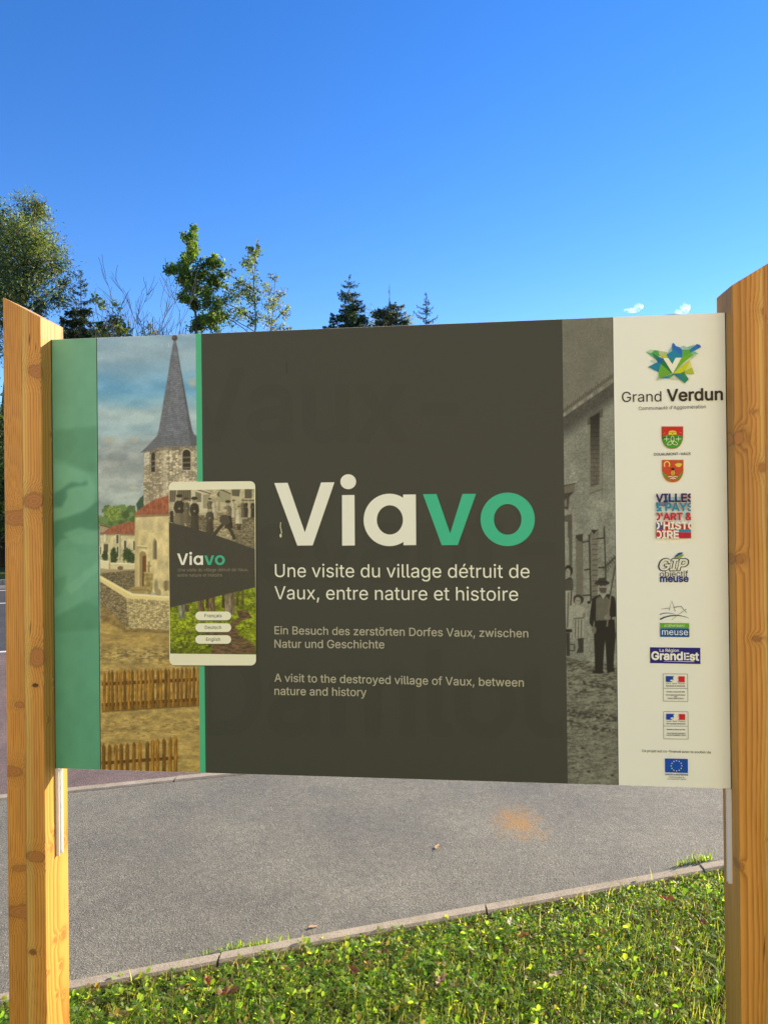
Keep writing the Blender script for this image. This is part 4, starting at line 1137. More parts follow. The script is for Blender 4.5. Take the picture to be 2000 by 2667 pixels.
pr.poly([(705, 458), (770, 456), (823, 535), (865, 452), (938, 452), (828, 652)], (226, 216, 186)); pr.build()
pr = Prints('town_lettering', W1, G1)
pr.text('Grand', 188, 1012, 688, 1004, INK, bold=-.006); pr.text('Verdun', 762, 1000, 1462, 984, INK, bold=.022)
pr.text("Communauté d'Agglomération", 398, 1115, 1250, 1090, (78, 66, 52), bold=-.004); pr.build()

G2 = (1580, 1080, 340 / 1567)
RED, GRN, YEL = (186, 38, 28), (72, 138, 34), (222, 184, 40)
def shield(x0, x1, y0, y1, g=0):
    w_ = (x1 - x0) / 2; cx = (x0 + x1) / 2
    P = [(x0 - g, y0 - g), (x1 + g, y0 - g)]
    for t in np.linspace(0, 1, 12):
        P.append((cx + (w_ + g) * math.cos(t * math.pi / 2) ** .8 if t < 1 else cx, y0 + (y1 - y0) * .45 + (y1 + g - y0 - (y1 - y0) * .45) * math.sin(t * math.pi / 2) ** 1.15))
    return P + [(2 * cx - x, y) for x, y in P[2:-1]][::-1]
pr = Prints('hill_crest', W1, G2)
pr.poly(shield(651, 907, 143, 410, 4), (214, 150, 130)); pr.poly(shield(651, 907, 146, 408), (60, 110, 30))
pr.poly([(653, 148), (905, 146), (905, 265), (860, 245), (780, 235), (700, 245), (653, 268)], RED)
pr.poly([p for p in shield(655, 903, 150, 402) if p[1] > 250] + [(655, 268), (700, 246), (780, 234), (860, 246), (903, 266)][::1], GRN) if False else None
S_ = [p for p in shield(654, 904, 150, 404) if p[1] > 262]
S_.sort(key=lambda p: math.atan2(p[1] - 300, p[0] - 780))
pr.poly([(658, 272), (700, 245), (780, 233), (860, 245), (900, 270)] + S_, GRN)
pr.poly([(734, 242), (734, 212), (745, 198), (782, 191), (820, 198), (830, 210), (830, 240)], YEL); pr.line([(734, 214), (830, 212)], 5, (150, 110, 20)); pr.oval(782, 226, 7, 7, (120, 84, 20))
pr.line([(668, 236), (696, 218)], 4, (224, 130, 110)); pr.line([(862, 210), (892, 226)], 4, (224, 130, 110))
for cx in (710, 852): pr.line([(cx, 262), (cx, 322)], 6, WHT); pr.line([(cx - 32, 294), (cx + 32, 292)], 6, WHT)
for a in (90, 210, 330):
    ca, sa = math.cos(math.radians(a)), -math.sin(math.radians(a)); cx, cy = 780 + 30 * ca, 326 + 30 * sa
    pts = []
    for t in np.linspace(0, 2 * math.pi, 25):
        al, pe = 40 * math.cos(t), 19 * math.sin(t) * (1 if True else 0); al *= 1; pe *= abs(math.sin(t)) ** .3
        pts.append((cx + al * ca - pe * sa, cy + al * sa + pe * ca))
    pr.line(pts, 6, (226, 226, 180))
pr.build()
pr = Prints('commune_lettering', W1, G2); pr.text('DOUAUMONT-VAUX', 560, 493, 1000, 484, (46, 40, 30), bold=.010); pr.build()
pr = Prints('insect_crest', W1, G2)
pr.poly(shield(656, 911, 544, 812, 4), (216, 170, 120)); pr.poly(shield(656, 911, 546, 810), (190, 66, 36))
pr.poly([(657, 680), (690, 710), (770, 800), (740, 790), (690, 750), (662, 715)], GRN); pr.poly([(910, 676), (880, 706), (800, 800), (830, 786), (880, 748), (906, 712)], GRN)
pr.ring(715, 600, 32, 36, 13, (228, 192, 84), 135, 405)
for a in range(-150, -20, 18): pr.line([(852, 580), (852 + 46 * math.cos(math.radians(-a)), 576 + 54 * math.sin(math.radians(-a)))], 6, (222, 186, 60), 13)
pr.oval(852, 575, 20, 10, (150, 110, 30))
for sx in (-1, 1):
    for a, b in (((785 + 12 * sx, 660), (785 + 30 * sx, 640)), ((785 + 18 * sx, 690), (785 + 40 * sx, 682)), ((785 + 16 * sx, 710), (785 + 36 * sx, 726))): pr.line([a, b], 4, (70, 40, 24))
pr.oval(785, 700, 23, 34, (204, 160, 46)); pr.line([(785, 668), (785, 732)], 5, (110, 70, 24)); pr.oval(785, 655, 16, 17, (40, 26, 20))
pr.line([(730, 748), (755, 742), (785, 752), (815, 742), (838, 748)], 9, (232, 222, 196)); pr.line([(752, 770), (772, 764), (785, 772), (800, 764), (818, 770)], 8, (232, 222, 196)); pr.build()

pr = Prints('heritage_block_logo', W1, G2)
NAVY, CYAN, CRIM, PAL, WHP = (44, 30, 76), (30, 128, 146), (186, 34, 44), (160, 190, 186), (226, 216, 190)
cl = (580, 950, 998, 1484)
pr.box(705, 988, 875, 1046, PAL); 
for yy in range(960, 1056, 9): pr.line([(878, yy), (996, yy - 1)], 3, (206, 120, 116))
pr.box(582, 1050, 722, 1100, (150, 142, 160))
for xx in range(590, 722, 11): pr.line([(xx, 1098), (min(xx + 34, 722), 1052)], 3, (70, 60, 100))
for yy in range(1066, 1140, 9): pr.line([(740, yy), (996, yy)], 3, (208, 140, 130))
pr.box(582, 1172, 760, 1216, (190, 184, 170)); pr.box(895, 1168, 997, 1222, PAL)
for yy in range(1200, 1262, 8): pr.line([(740, yy), (880, yy)], 3, (170, 150, 150))
pr.box(582, 1288, 668, 1376, (84, 70, 130)); pr.box(668, 1282, 790, 1376, CRIM); pr.box(780, 1280, 997, 1316, PAL); pr.box(790, 1316, 997, 1378, CRIM)
pr.box(582, 1378, 790, 1482, CRIM); pr.box(790, 1376, 997, 1414, CYAN); pr.box(790, 1412, 998, 1483, (178, 24, 44))
for xx in range(706, 840, 10): pr.line([(xx, 1400), (xx + 5, 1480)], 3, (226, 160, 160))
pr.text('VILLES', 578, 1046, 1030, 1044, NAVY, bold=.03, clip=cl); pr.text('& PAYS', 568, 1156, 1026, 1154, CYAN, bold=.03, clip=cl)
pr.text("D'ART &", 556, 1264, 1002, 1262, CRIM, bold=.03, clip=cl); pr.text("D'HISTO", 548, 1374, 1042, 1372, WHP, bold=.03, clip=cl); pr.text('OIRE', 562, 1480, 846, 1480, WHP, bold=.03, clip=cl); pr.build()

pr = Prints('leaf_partner_logo', W1, G2)
pr.text('GIP', 622, 1866, 970, 1868, (50, 50, 56), bold=.045, shear=.22, tall=.96); pr.text('GIP', 631, 1863, 962, 1865, (208, 202, 178), bold=.018, shear=.22, tall=.97)
def leafp(P, col): pr.poly(P, col)
leafp([(797, 1722), (820, 1685), (850, 1660), (885, 1651), (910, 1656), (895, 1672), (860, 1690), (830, 1712)], (44, 72, 116)); leafp([(800, 1724), (835, 1700), (880, 1676), (922, 1678), (900, 1704), (870, 1718), (830, 1722)], (128, 152, 64))
pr.text('objectif', 630, 1944, 968, 1942, (62, 60, 56), bold=0); pr.text('meuse', 634, 2006, 970, 2004, (26, 42, 112), bold=.025); pr.build()

G3 = (1580, 1540, 340 / 1393)
pr = Prints('hills_partner_logo', W1, G3)
DKB = (30, 52, 92)
pr.line([(575, 188), (660, 178)], 3, (50, 60, 66), 5); pr.line([(658, 202), (687, 98), (724, 214)], 5, (44, 58, 74)); pr.line([(710, 170), (785, 158), (845, 228)], 7, DKB, 4)
pr.line([(682, 306), (760, 245), (842, 188)], 3, (98, 140, 60), 6)
pr.line([(560, 246), (600, 233), (650, 230), (690, 236), (730, 248)], 9, DKB, 2); pr.line([(562, 298), (610, 275), (670, 260), (730, 256), (790, 260), (840, 274), (868, 288)], 16, DKB, 2)
pr.poly([(561, 337), (871, 339), (872, 393), (562, 392)], (88, 152, 28)); pr.poly([(562, 393), (872, 395), (874, 487), (563, 484)], (12, 74, 136))
pr.text('LE DÉPARTEMENT', 604, 376, 828, 378, (214, 218, 170), bold=.008, tall=1.3); pr.text('meuse', 582, 462, 858, 466, (230, 226, 208), bold=0.0); pr.build()
pr = Prints('region_logo', W1, G3)
pr.poly([(449, 588), (996, 594), (997, 780), (450, 770)], (222, 214, 190)); pr.poly([(454, 595), (991, 601), (992, 774), (455, 764)], (30, 28, 104))
pr.text('La Région', 558, 643, 762, 645, WHP, bold=.010); pr.text('Grand', 474, 726, 800, 730, WHP, bold=.032, tall=1.0)
pr.poly([(816, 652), (832, 652), (834, 732), (818, 732)], WHP)
for yy in (654, 686, 718): pr.poly([(838, yy), (872, yy), (873, yy + 14), (839, yy + 14)], WHP)
pr.text('st', 880, 732, 972, 734, WHP, bold=.032, tall=1.0); pr.line([(600, 745), (925, 748)], 2, WHP, 6); pr.build()
def republic(dy, dx, lines):
    pr = Prints('state_logo', W1, (G3[0] + dx * G3[2], G3[1] + dy * G3[2], G3[2]))
    ol = (96, 92, 76)
    for a, b in (((595, 878), (855, 881)), ((855, 881), (858, 1173)), ((858, 1173), (597, 1169)), ((597, 1169), (595, 878)), ((596, 1032), (857, 1035))): pr.line([a, b], 4, ol)
    pr.poly([(623, 902), (712, 903), (700, 918), (705, 935), (698, 955), (680, 966), (624, 965)], (20, 58, 142)); pr.poly([(668, 945), (690, 938), (704, 944), (690, 958), (672, 956)], (206, 204, 184))
    pr.poly([(754, 904), (825, 905), (825, 968), (740, 966), (765, 958), (757, 945), (764, 935), (753, 925), (762, 915)], (190, 32, 36))
    pr.text('Liberté · Égalité · Fraternité', 625, 985, 825, 987, (84, 78, 64), shear=.25, bold=.01)
    pr.text('RÉPUBLIQUE FRANÇAISE', 627, 1013, 827, 1015, (70, 64, 50), bold=.02, tall=1.1)
    pr.text("Opération soutenue par l'État", 628, 1073, 824, 1075, (58, 52, 40), shear=.25, bold=.03)
    for body, x0, x1, y in lines: pr.text(body, x0, y, x1, y + 2, (64, 58, 46), bold=.02)
    pr.build()
republic(0, 0, (("DOTATION D'ÉQUIPEMENT", 622, 831, 1108), ('DES', 712, 742, 1126), ('TERRITOIRES RURAUX', 640, 816, 1144)))
republic(402, 4, (('DOTATION DE SOUTIEN À', 630, 828, 1115), ("L'INVESTISSEMENT LOCAL", 622, 832, 1134)))
pr = Prints('funding_lettering', W1, G3); pr.text('Ce projet est co-financé avec le soutien de', 370, 1711, 1104, 1728, (60, 54, 42), bold=.004); pr.build()
pr = Prints('star_flag_logo', W1, G3)
pr.poly([(614, 1780), (858, 1786), (860, 1936), (616, 1928)], (8, 70, 150))
for k_ in range(12):
    a = 2 * math.pi * k_ / 12; cx, cy = 737 + 57 * math.sin(a), 1858 - 54 * math.cos(a)
    pr.poly([(cx + (8.5 if j % 2 == 0 else 3.6) * math.sin(j * math.pi / 5), cy - (8.5 if j % 2 == 0 else 3.6) * math.cos(j * math.pi / 5)) for j in range(10)], (226, 222, 170))
pr.text('UNION EUROPÉENNE', 616, 1956, 860, 1962, (60, 72, 104), bold=.02); pr.text('Fonds européen de', 656, 1981, 818, 1985, (96, 96, 96), bold=.01); pr.text('développement régional', 640, 2002, 840, 2006, (96, 96, 96), bold=.01); pr.build()

exec_trees = True
# ================================================================== TREES
def tube_mesh(paths, sides=5):
    """paths: list of (points (n,3), radii (n,)) -> verts, faces"""
    V, Fc, n0 = [], [], 0
    ang = np.arange(sides) * 2 * math.pi / sides
    for P, R in paths:
        P = np.asarray(P, float); R = np.asarray(R, float); n = len(P)
        T = np.gradient(P, axis=0); T /= np.linalg.norm(T, axis=1)[:, None] + 1e-9
        ref = np.where(np.abs(T[:, 2:3]) > .9, np.array([[1., 0, 0]]), np.array([[0, 0, 1.]]))
        A = np.cross(T, ref); A /= np.linalg.norm(A, axis=1)[:, None] + 1e-9; Bv = np.cross(T, A)
        ring = P[:, None] + R[:, None, None] * (A[:, None] * np.cos(ang)[None, :, None] + Bv[:, None] * np.sin(ang)[None, :, None])
        V.append(ring.reshape(-1, 3))
        i = np.arange(n - 1)[:, None] * sides; j = np.arange(sides)[None, :]; j2 = (j + 1) % sides
        Fc.append((np.stack([i + j, i + j2, i + sides + j2, i + sides + j], -1) + n0).reshape(-1, 4)); n0 += n * sides
    return np.concatenate(V), np.concatenate(Fc)

def leaf_cards(C, size, elong, up_bias, col, cvar, droop=0.0):
    n = len(C)
    d = rng.normal(size=(n, 3)); d[:, 2] = d[:, 2] * (1 - up_bias) - droop; d /= np.linalg.norm(d, axis=1)[:, None]
    q = rng.normal(size=(n, 3)); s = np.cross(d, q); s /= np.linalg.norm(s, axis=1)[:, None]
    L = size * rng.uniform(.6, 1.35, n)[:, None]; Wd = L * elong
    V = np.stack([C - d * L / 2, C - s * Wd / 2 + d * L * .05, C + d * L / 2, C + s * Wd / 2 + d * L * .05], 1).reshape(-1, 3)
    Fc = np.arange(n * 4).reshape(n, 4)
    g = 1 + cvar * rng.normal(size=(n, 1)); h = cvar * .35 * rng.normal(size=(n, 1))
    c = np.clip(np.asarray(col)[None] * g * np.concatenate([1 + h, np.ones((n, 1)), 1 - h], 1), .005, .8)
    return V, Fc, np.repeat(c, 4, 0)

def bark(name, c):
    M = Mat(name); co = M.coord(); n = M.noise(co, 9, 5, .7)
    M.base(M.ramp(n, [(.3, tuple(np.array(c) * .6)), (.7, tuple(np.array(c) * 1.3))]), .9, .15); return M.m
BARK = bark('bark', (.085, .07, .052)); BARK_GREY = bark('grey_bark', (.15, .135, .115))
LEAF = leaf_mat('tree_leaves', .45, .55, (1.9, 2.0, .7)); NEEDLE = leaf_mat('conifer_needles', .55, .2, (1.1, 1.15, .6))
def curve(p, q, sag, n=6, jit=.0):
    p, q = np.asarray(p, float), np.asarray(q, float); t = np.linspace(0, 1, n)[:, None]
    P = p + (q - p) * t; P[:, 2] += sag * np.sin(t[:, 0] * math.pi)
    if jit: P[1:-1] += rng.normal(size=(n - 2, 3)) * jit
    return P

def broad_tree(name, label, cat, frame, Y, tx, clumps, leaf, elong, col, per_r2, trunk_r, up=.2, droop=0, cvar=.3, low=None, group=None, mat=None, fill=.55, depthf=1.0, barkm=None, twig=True):
    """clumps: (x, y, r) in crop coordinates of the photograph; each becomes a real ball of twigs and leaves round the stem"""
    ox, oy, k = frame; sc = k * Y / F_PX
    W = lambda x, y, dy=0: np.array(at(x * k + ox, y * k + oy, Y)) + np.array((0, dy, 0))
    b = W(tx, 900); base = np.array((b[0], Y, -.05))
    top = max(clumps, key=lambda c_: -c_[1]); tp = W(top[0], top[1])
    cl = [(W(x, y, rng.uniform(-1, 1) * depthf * max(r * sc, .5)), r * sc) for x, y, r in clumps]
    if low:
        for _ in range(low[0]):
            z = rng.uniform(low[1], low[2]); a = rng.uniform(0, 2 * math.pi); rr = rng.uniform(.3, low[3])
            cl.append((base + np.array((rr * math.cos(a), rr * math.sin(a), z)), rng.uniform(.5, 1.0)))
    root = empty(name, tuple(base)); tag(root, label, cat, group)
    n = 9; t = np.linspace(0, 1, n)[:, None]
    st = base + (tp - base) * t; st[:, 0] = base[0] + (tp[0] - base[0]) * t[:, 0] ** 1.6; st[:, 1] = base[1] + (tp[1] - base[1]) * t[:, 0] ** 1.6
    st[1:-1, :2] += rng.normal(size=(n - 2, 2)) * .06
    paths = [(st - base, trunk_r * (1 - .93 * t[:, 0]))]
    LV, LF, LC, n0 = [], [], [], 0
    for c0, r in cl:
        # limb from the stem
        hz = np.clip(c0[2] - .5 * np.hypot(*(c0 - base)[:2]) - .6 * r, .8, tp[2] * .97)
        s0 = np.array([np.interp(hz, st[:, 2], st[:, i]) for i in range(3)])
        thick = max(.012, trunk_r * (1 - .93 * hz / tp[2]) * .55)
        paths.append((curve(s0, c0, .15 * r, 6, .05 * r) - base, np.linspace(thick, .012, 6)))
        m_ = max(4, int(9 * (r / .6)))
        sub = c0 + rng.normal(size=(m_, 3)) * r * .5 * np.array((1, 1, .9))
        if twig:
            for s_ in sub: paths.append((curve(c0, s_, 0, 4, .04 * r) - base, np.linspace(.012, .004, 4)))
        nl = int(per_r2 * r * r)
        pick = sub[rng.integers(0, m_, nl)]
        P = pick + rng.normal(size=(nl, 3)) * r * fill * .5 - np.array((0, 0, droop * .25)) * rng.random((nl, 1))
        v, f, c = leaf_cards(P - base, leaf, elong, up, np.asarray(col) * rng.uniform(.75, 1.25), cvar, droop)
        LV.append(v); LF.append(f + n0); LC.append(c); n0 += len(v)
    v, f = tube_mesh(paths, 5)
    mesh_np('trunk', v, f, barkm or BARK, root, smooth=True)
    mesh_np('crown', np.concatenate(LV), np.concatenate(LF), mat or LEAF, root, np.concatenate(LC))
    return root

def spruce(name, label, frame, Y, x, ytop, half, sparse_top=0.0, gap=None, group=None, col=(.044, .074, .032), dens=1.0, slim=1.0):
    """half: half-width in metres per metre below the tip"""
    ox, oy, k = frame; tip = np.array(at(x * k + ox, ytop * k + oy, Y)); base = np.array((tip[0], Y, -.05)); H = tip[2]
    root = empty(name, tuple(base)); tag(root, label, 'spruce tree', group)
    paths = [(np.array([(0, 0, 0), (.02, 0, H * .5), (0, .02, H * .85), (0, 0, H)]), np.array((.02 * H * .55, .012 * H * .6, .02, .006)))]
    LV, LF, LC, n0 = [], [], [], 0
    z = H - .12
    while z > .7:
        dn = H - z
        bare = gap and gap[0] < dn < gap[1]
        L = min(half * dn ** .9 + .04, 2.6) * (1 if not bare else .3)
        nb = 5 if dn < 1.2 else int(7 * dens + 2)
        for q in range(nb):
            if bare and rng.random() < .6: continue
            a = rng.uniform(0, 2 * math.pi); l = L * rng.uniform(.55, 1.15)
            tilt = .45 if dn < sparse_top else rng.uniform(-.12, .12) - .12
            e = np.array((l * math.cos(a), l * math.sin(a), l * tilt)); p = np.array((0, 0, z + rng.uniform(-.1, .1)))
            P = curve(p, p + e, -.10 * l, 6); P[-1, 2] += .05 * l
            paths.append((P, np.linspace(.008 + .006 * l, .004, 6)))
            nn = int((8 + 150 * l) * dens * (.4 if dn < sparse_top else 1) * (.3 if bare else 1))
            t = rng.random(nn) ** .75
            C = np.stack([np.interp(t, np.linspace(0, 1, 6), P[:, i]) for i in range(3)], 1)
            sd_ = np.array((-math.sin(a), math.cos(a), 0)); spread = .24 * l * (1.05 - t) + .03
            C += sd_[None] * (rng.uniform(-1, 1, nn) * spread)[:, None]; C[:, 2] -= rng.random(nn) ** 1.5 * (.10 + .14 * l * (dn > sparse_top))
            v, f, c = leaf_cards(C, min(.16, .07 + .06 * dn) * slim, .24, .1, np.asarray(col) * rng.uniform(.7, 1.35), .28, .35)
            LV.append(v); LF.append(f + n0); LC.append(c); n0 += len(v)
        z -= rng.uniform(.22, .34) * (1.0 if dn > 1 else .8)
    v, f = tube_mesh(paths, 5); mesh_np('trunk', v, f, BARK, root, smooth=True)
    mesh_np('crown', np.concatenate(LV), np.concatenate(LF), NEEDLE, root, np.concatenate(LC))
    return root

def bare_tree(label, frame, Y, x, ytop, spread, stems, seed, group):
    r_ = np.random.default_rng(seed); ox, oy, k = frame
    tip = np.array(at(x * k + ox, ytop * k + oy, Y)); H = tip[2]; base = np.array((tip[0], Y, -.05))
    root = empty('bare_tree', tuple(base)); tag(root, label, 'bare tree', group)
    paths = []
    def grow(p, d, L, r, lev):
        n = 5; P = [p]; dd = d.copy()
        for _ in range(n):
            dd = dd + r_.normal(size=3) * .10 + np.array((0, 0, .07)); dd /= np.linalg.norm(dd); P.append(P[-1] + dd * L / n)
        P = np.array(P); paths.append((P, np.linspace(r, max(r * .45, .0055), n + 1)))
        if lev == 0: return
        for _ in range(r_.integers(3, 6)):
            i = r_.integers(1, n + 1); a = r_.uniform(0, 2 * math.pi)
            nd = dd + np.array((math.cos(a), math.sin(a), .25)) * r_.uniform(.35, .75); nd /= np.linalg.norm(nd)
            grow(P[i], nd, L * r_.uniform(.45, .68), max(r * .5, .008), lev - 1)
    for s in range(stems):
        a = r_.uniform(0, 2 * math.pi) if stems > 1 else 0; tl = spread * r_.uniform(.3, 1)
        d = np.array((math.cos(a) * tl, math.sin(a) * tl, 1.0)); d /= np.linalg.norm(d)
        grow(np.zeros(3), d, H * .62, .06, 4)
    v, f = tube_mesh(paths, 4)
    v[:, 2] *= H / v[:, 2].max()
    mesh_np('branches', v, f, BARK_GREY, root, smooth=True)
    return root

CR1 = (0, 480, 800 / 1659); CR2 = (780, 650, 420 / 1659)
broad_tree('willow_tree', 'tall silvery green willow towering behind the sign post with the darker front knots', 'tree', CR1, 22, -20,
    [(60, 200, 85), (190, 150, 62), (130, 130, 66), (40, 330, 105), (150, 320, 105), (245, 330, 78), (100, 470, 125), (230, 460, 105), (310, 430, 42), (60, 620, 115), (180, 600, 105), (275, 590, 62), (-100, 300, 140), (-100, 500, 150), (-60, 140, 75), (215, 680, 55), (200, 100, 28), (290, 340, 40), (330, 520, 32), (-160, 650, 140), (40, 760, 120)],
    .115, .26, (.125, .155, .080), 6400, .24, up=.1, droop=.35, cvar=.38, low=(10, 1.5, 4.5, 2.5), fill=.8)
broad_tree('ash_tree', 'leafy bright green ash tree with a lopsided crown, rising above the printed spire', 'tree', CR1, 25, 1115,
    [(1045, 280, 36), (1060, 320, 26), (1005, 275, 16), (970, 380, 34), (930, 450, 34), (1000, 440, 50), (1060, 400, 42), (1120, 430, 52), (1150, 400, 24), (950, 500, 34), (1040, 500, 60), (1130, 500, 52), (1190, 470, 18), (1010, 560, 50), (1100, 580, 54), (1010, 620, 34), (1060, 640, 44), (1140, 620, 44), (1090, 720, 50), (1040, 770, 44), (1150, 700, 42), (1165, 770, 50), (1060, 350, 34), (1090, 470, 44)],
    .125, .42, (.13, .19, .045), 6000, .13, up=.25, droop=.1, cvar=.32, low=(9, 2, 5.5, 1.8), fill=.62)
broad_tree('maple_tree', 'slender thin-leaved tree with gaps of sky, between the ash and the yellowing tree', 'tree', CR1, 26, 1345,
    [(1390, 310, 18), (1340, 325, 16), (1365, 350, 30), (1320, 410, 28), (1390, 400, 24), (1370, 460, 42), (1350, 540, 42), (1290, 530, 40), (1230, 500, 28), (1210, 540, 20), (1270, 600, 44), (1370, 620, 50), (1220, 650, 38), (1300, 690, 50), (1380, 720, 42), (1240, 740, 42), (1190, 700, 30)],
    .11, .45, (.115, .15, .06), 2900, .09, up=.2, cvar=.35, low=(8, 2, 5, 1.6), fill=.75)
broad_tree('birch_tree', 'small yellowing tree with sparse feathery twigs at the end of the tree group', 'tree', CR1, 26, 1450,
    [(1460, 490, 22), (1490, 475, 11), (1440, 570, 36), (1500, 590, 32), (1470, 650, 48), (1530, 580, 11), (1520, 690, 36), (1560, 680, 14), (1450, 730, 42), (1500, 760, 42), (1550, 770, 15)],
    .10, .45, (.16, .175, .075), 2600, .07, up=.2, cvar=.35, low=(6, 2, 5, 1.4), fill=.8)
broad_tree('hazel_bush', 'rounded mid green bush beside the dark spruce and under the bare trees', 'bush', CR1, 23, 600,
    [(560, 660, 36), (590, 720, 62), (640, 770, 52), (540, 780, 52), (670, 800, 34), (610, 640, 24), (600, 850, 90)], .11, .5, (.15, .19, .06), 3200, .06, cvar=.3, low=(9, .6, 4.2, 1.6), fill=.6)
broad_tree('hazel_bush', 'pale olive bush peeping over the sign between two bare trees', 'bush', CR1, 27, 785,
    [(785, 790, 34), (760, 810, 26), (820, 815, 26), (790, 860, 60)], .10, .5, (.20, .20, .10), 2500, .05, cvar=.3, low=(8, .6, 4.5, 1.5), fill=.7)
spruce('spruce_tree', 'young dark spruce with a spiky tip beside the tall willow', CR1, 24, 437, 455, .40, sparse_top=1.1)
spruce('spruce_tree', 'small dark spruce tip showing low beside the post and willow', CR1, 25, 338, 705, .40, sparse_top=.5)
spruce('spruce_tree', 'broad dark spruce with drooping boughs, largest conifer above the dark field', CR2, 33, 510, 255, .62, sparse_top=.6, slim=1.2)
spruce('spruce_tree', 'spruce with a bare candelabra tip, rising from pale willow scrub', CR2, 34, 925, 345, .62, gap=(.0, .9), slim=1.15, col=(.06, .085, .036))
spruce('spruce_tree', 'smallest isolated spruce with an open thin spire', CR2, 33, 1300, 430, .42, sparse_top=1.5, dens=.75)
broad_tree('willow_scrub', 'pale grey green willow scrub between the two larger spruces', 'bush', CR2, 36, 760,
    [(770, 640, 70), (730, 740, 70), (820, 600, 40), (800, 720, 70), (690, 780, 50)], .13, .22, (.18, .20, .12), 1300, .06, droop=.2, low=(8, .6, 6.5, 1.5), fill=.8)
broad_tree('willow_scrub', 'pale wispy willow scrub on the far side of the candelabra spruce', 'bush', CR2, 36, 1090,
    [(1080, 700, 62), (1130, 690, 46), (1150, 750, 50), (1040, 620, 40), (1070, 770, 60)], .13, .22, (.18, .20, .12), 1300, .06, droop=.2, low=(8, .6, 6.5, 1.5), fill=.8)
bare_tree('fine bare tree with upright grey twigs next to the hazel bush', CR1, 25, 655, 430, .06, 4, 3, 'bare trees')
bare_tree('short bare sapling between the two taller bare trees', CR1, 26, 715, 500, .1, 2, 5, 'bare trees')
bare_tree('wide bare tree fanning out beside the leafy ash', CR1, 24, 885, 440, .26, 6, 11, 'bare trees')

# roadside shrubs along the far verge, each its own plant
def shrub(label, x, y, h, w, col, n, group='roadside shrubs'):
    root = empty('roadside_shrub', (x, y, -.05)); tag(root, label, 'shrub', group)
    paths, LV, LF, LC, n0 = [], [], [], [], 0
    for q in range(16):
        a = rng.uniform(0, 2 * math.pi); rr = w * rng.uniform(.1, .9); z = h * rng.uniform(.25, .95) * (1 - .35 * (rr / w) ** 2)
        c0 = np.array((rr * math.cos(a), rr * math.sin(a) * .8, z)); paths.append((curve((0, 0, 0), c0, .2, 5, .05), np.linspace(.04, .008, 5)))
        s = c0 + rng.normal(size=(5, 3)) * .35 * min(w, h) * .6; m_ = n // 16
        P = s[rng.integers(0, 5, m_)] + rng.normal(size=(m_, 3)) * .2 * min(w, h) * .6; P[:, 2] = np.abs(P[:, 2])
        v, f, c = leaf_cards(P, .13, .5, .2, np.asarray(col) * rng.uniform(.7, 1.3), .3); LV.append(v); LF.append(f + n0); LC.append(c); n0 += len(v)
    v, f = tube_mesh(paths, 4); mesh_np('stems', v, f, BARK, root); mesh_np('foliage', np.concatenate(LV), np.concatenate(LF), LEAF, root, np.concatenate(LC))
GR = 'roadside shrubs behind the sign'
for i, (x, dy, h, w) in enumerate(((-13.2, 0, 4.6, 1.9), (-11.0, .6, 5.2, 1.9), (-8.6, .5, 4.4, 1.8), (-6.3, .8, 3.8, 1.7), (-3.8, .9, 3.4, 1.7), (-1.3, .5, 3.2, 1.7), (1.2, .9, 3.0, 1.7), (3.8, .6, 3.2, 1.7), (6.4, .9, 3.0, 1.8), (9.2, .6, 2.8, 1.7), (12.2, .9, 2.8, 1.8), (-15.8, .4, 5.0, 1.9))):
    shrub('dark leafy roadside shrub on the verge across the road, glimpsed past the sign post' if x < -7 else 'dark leafy roadside shrub hidden behind the sign', x, B * x + C_FAR + 4.2 + dy, h, w, (.05, .075, .02), 2600, GR if x < -7 else GR + ' panel')
# mown verge beyond the road
M = Mat('far_verge_turf'); co = M.coord()
M.base(M.mix(M.ramp(M.noise(co, 6, 6, .7), [(.4, 0.0), (.6, 1.0)]), (.10, .14, .03), (.16, .17, .05)), .9, .1)
ribbon('far_verge', np.linspace(-90, 90, 11), lambda x: B * x + C_FAR + 1.66, lambda x: B * x + C_FAR + 9, .06, M.m)

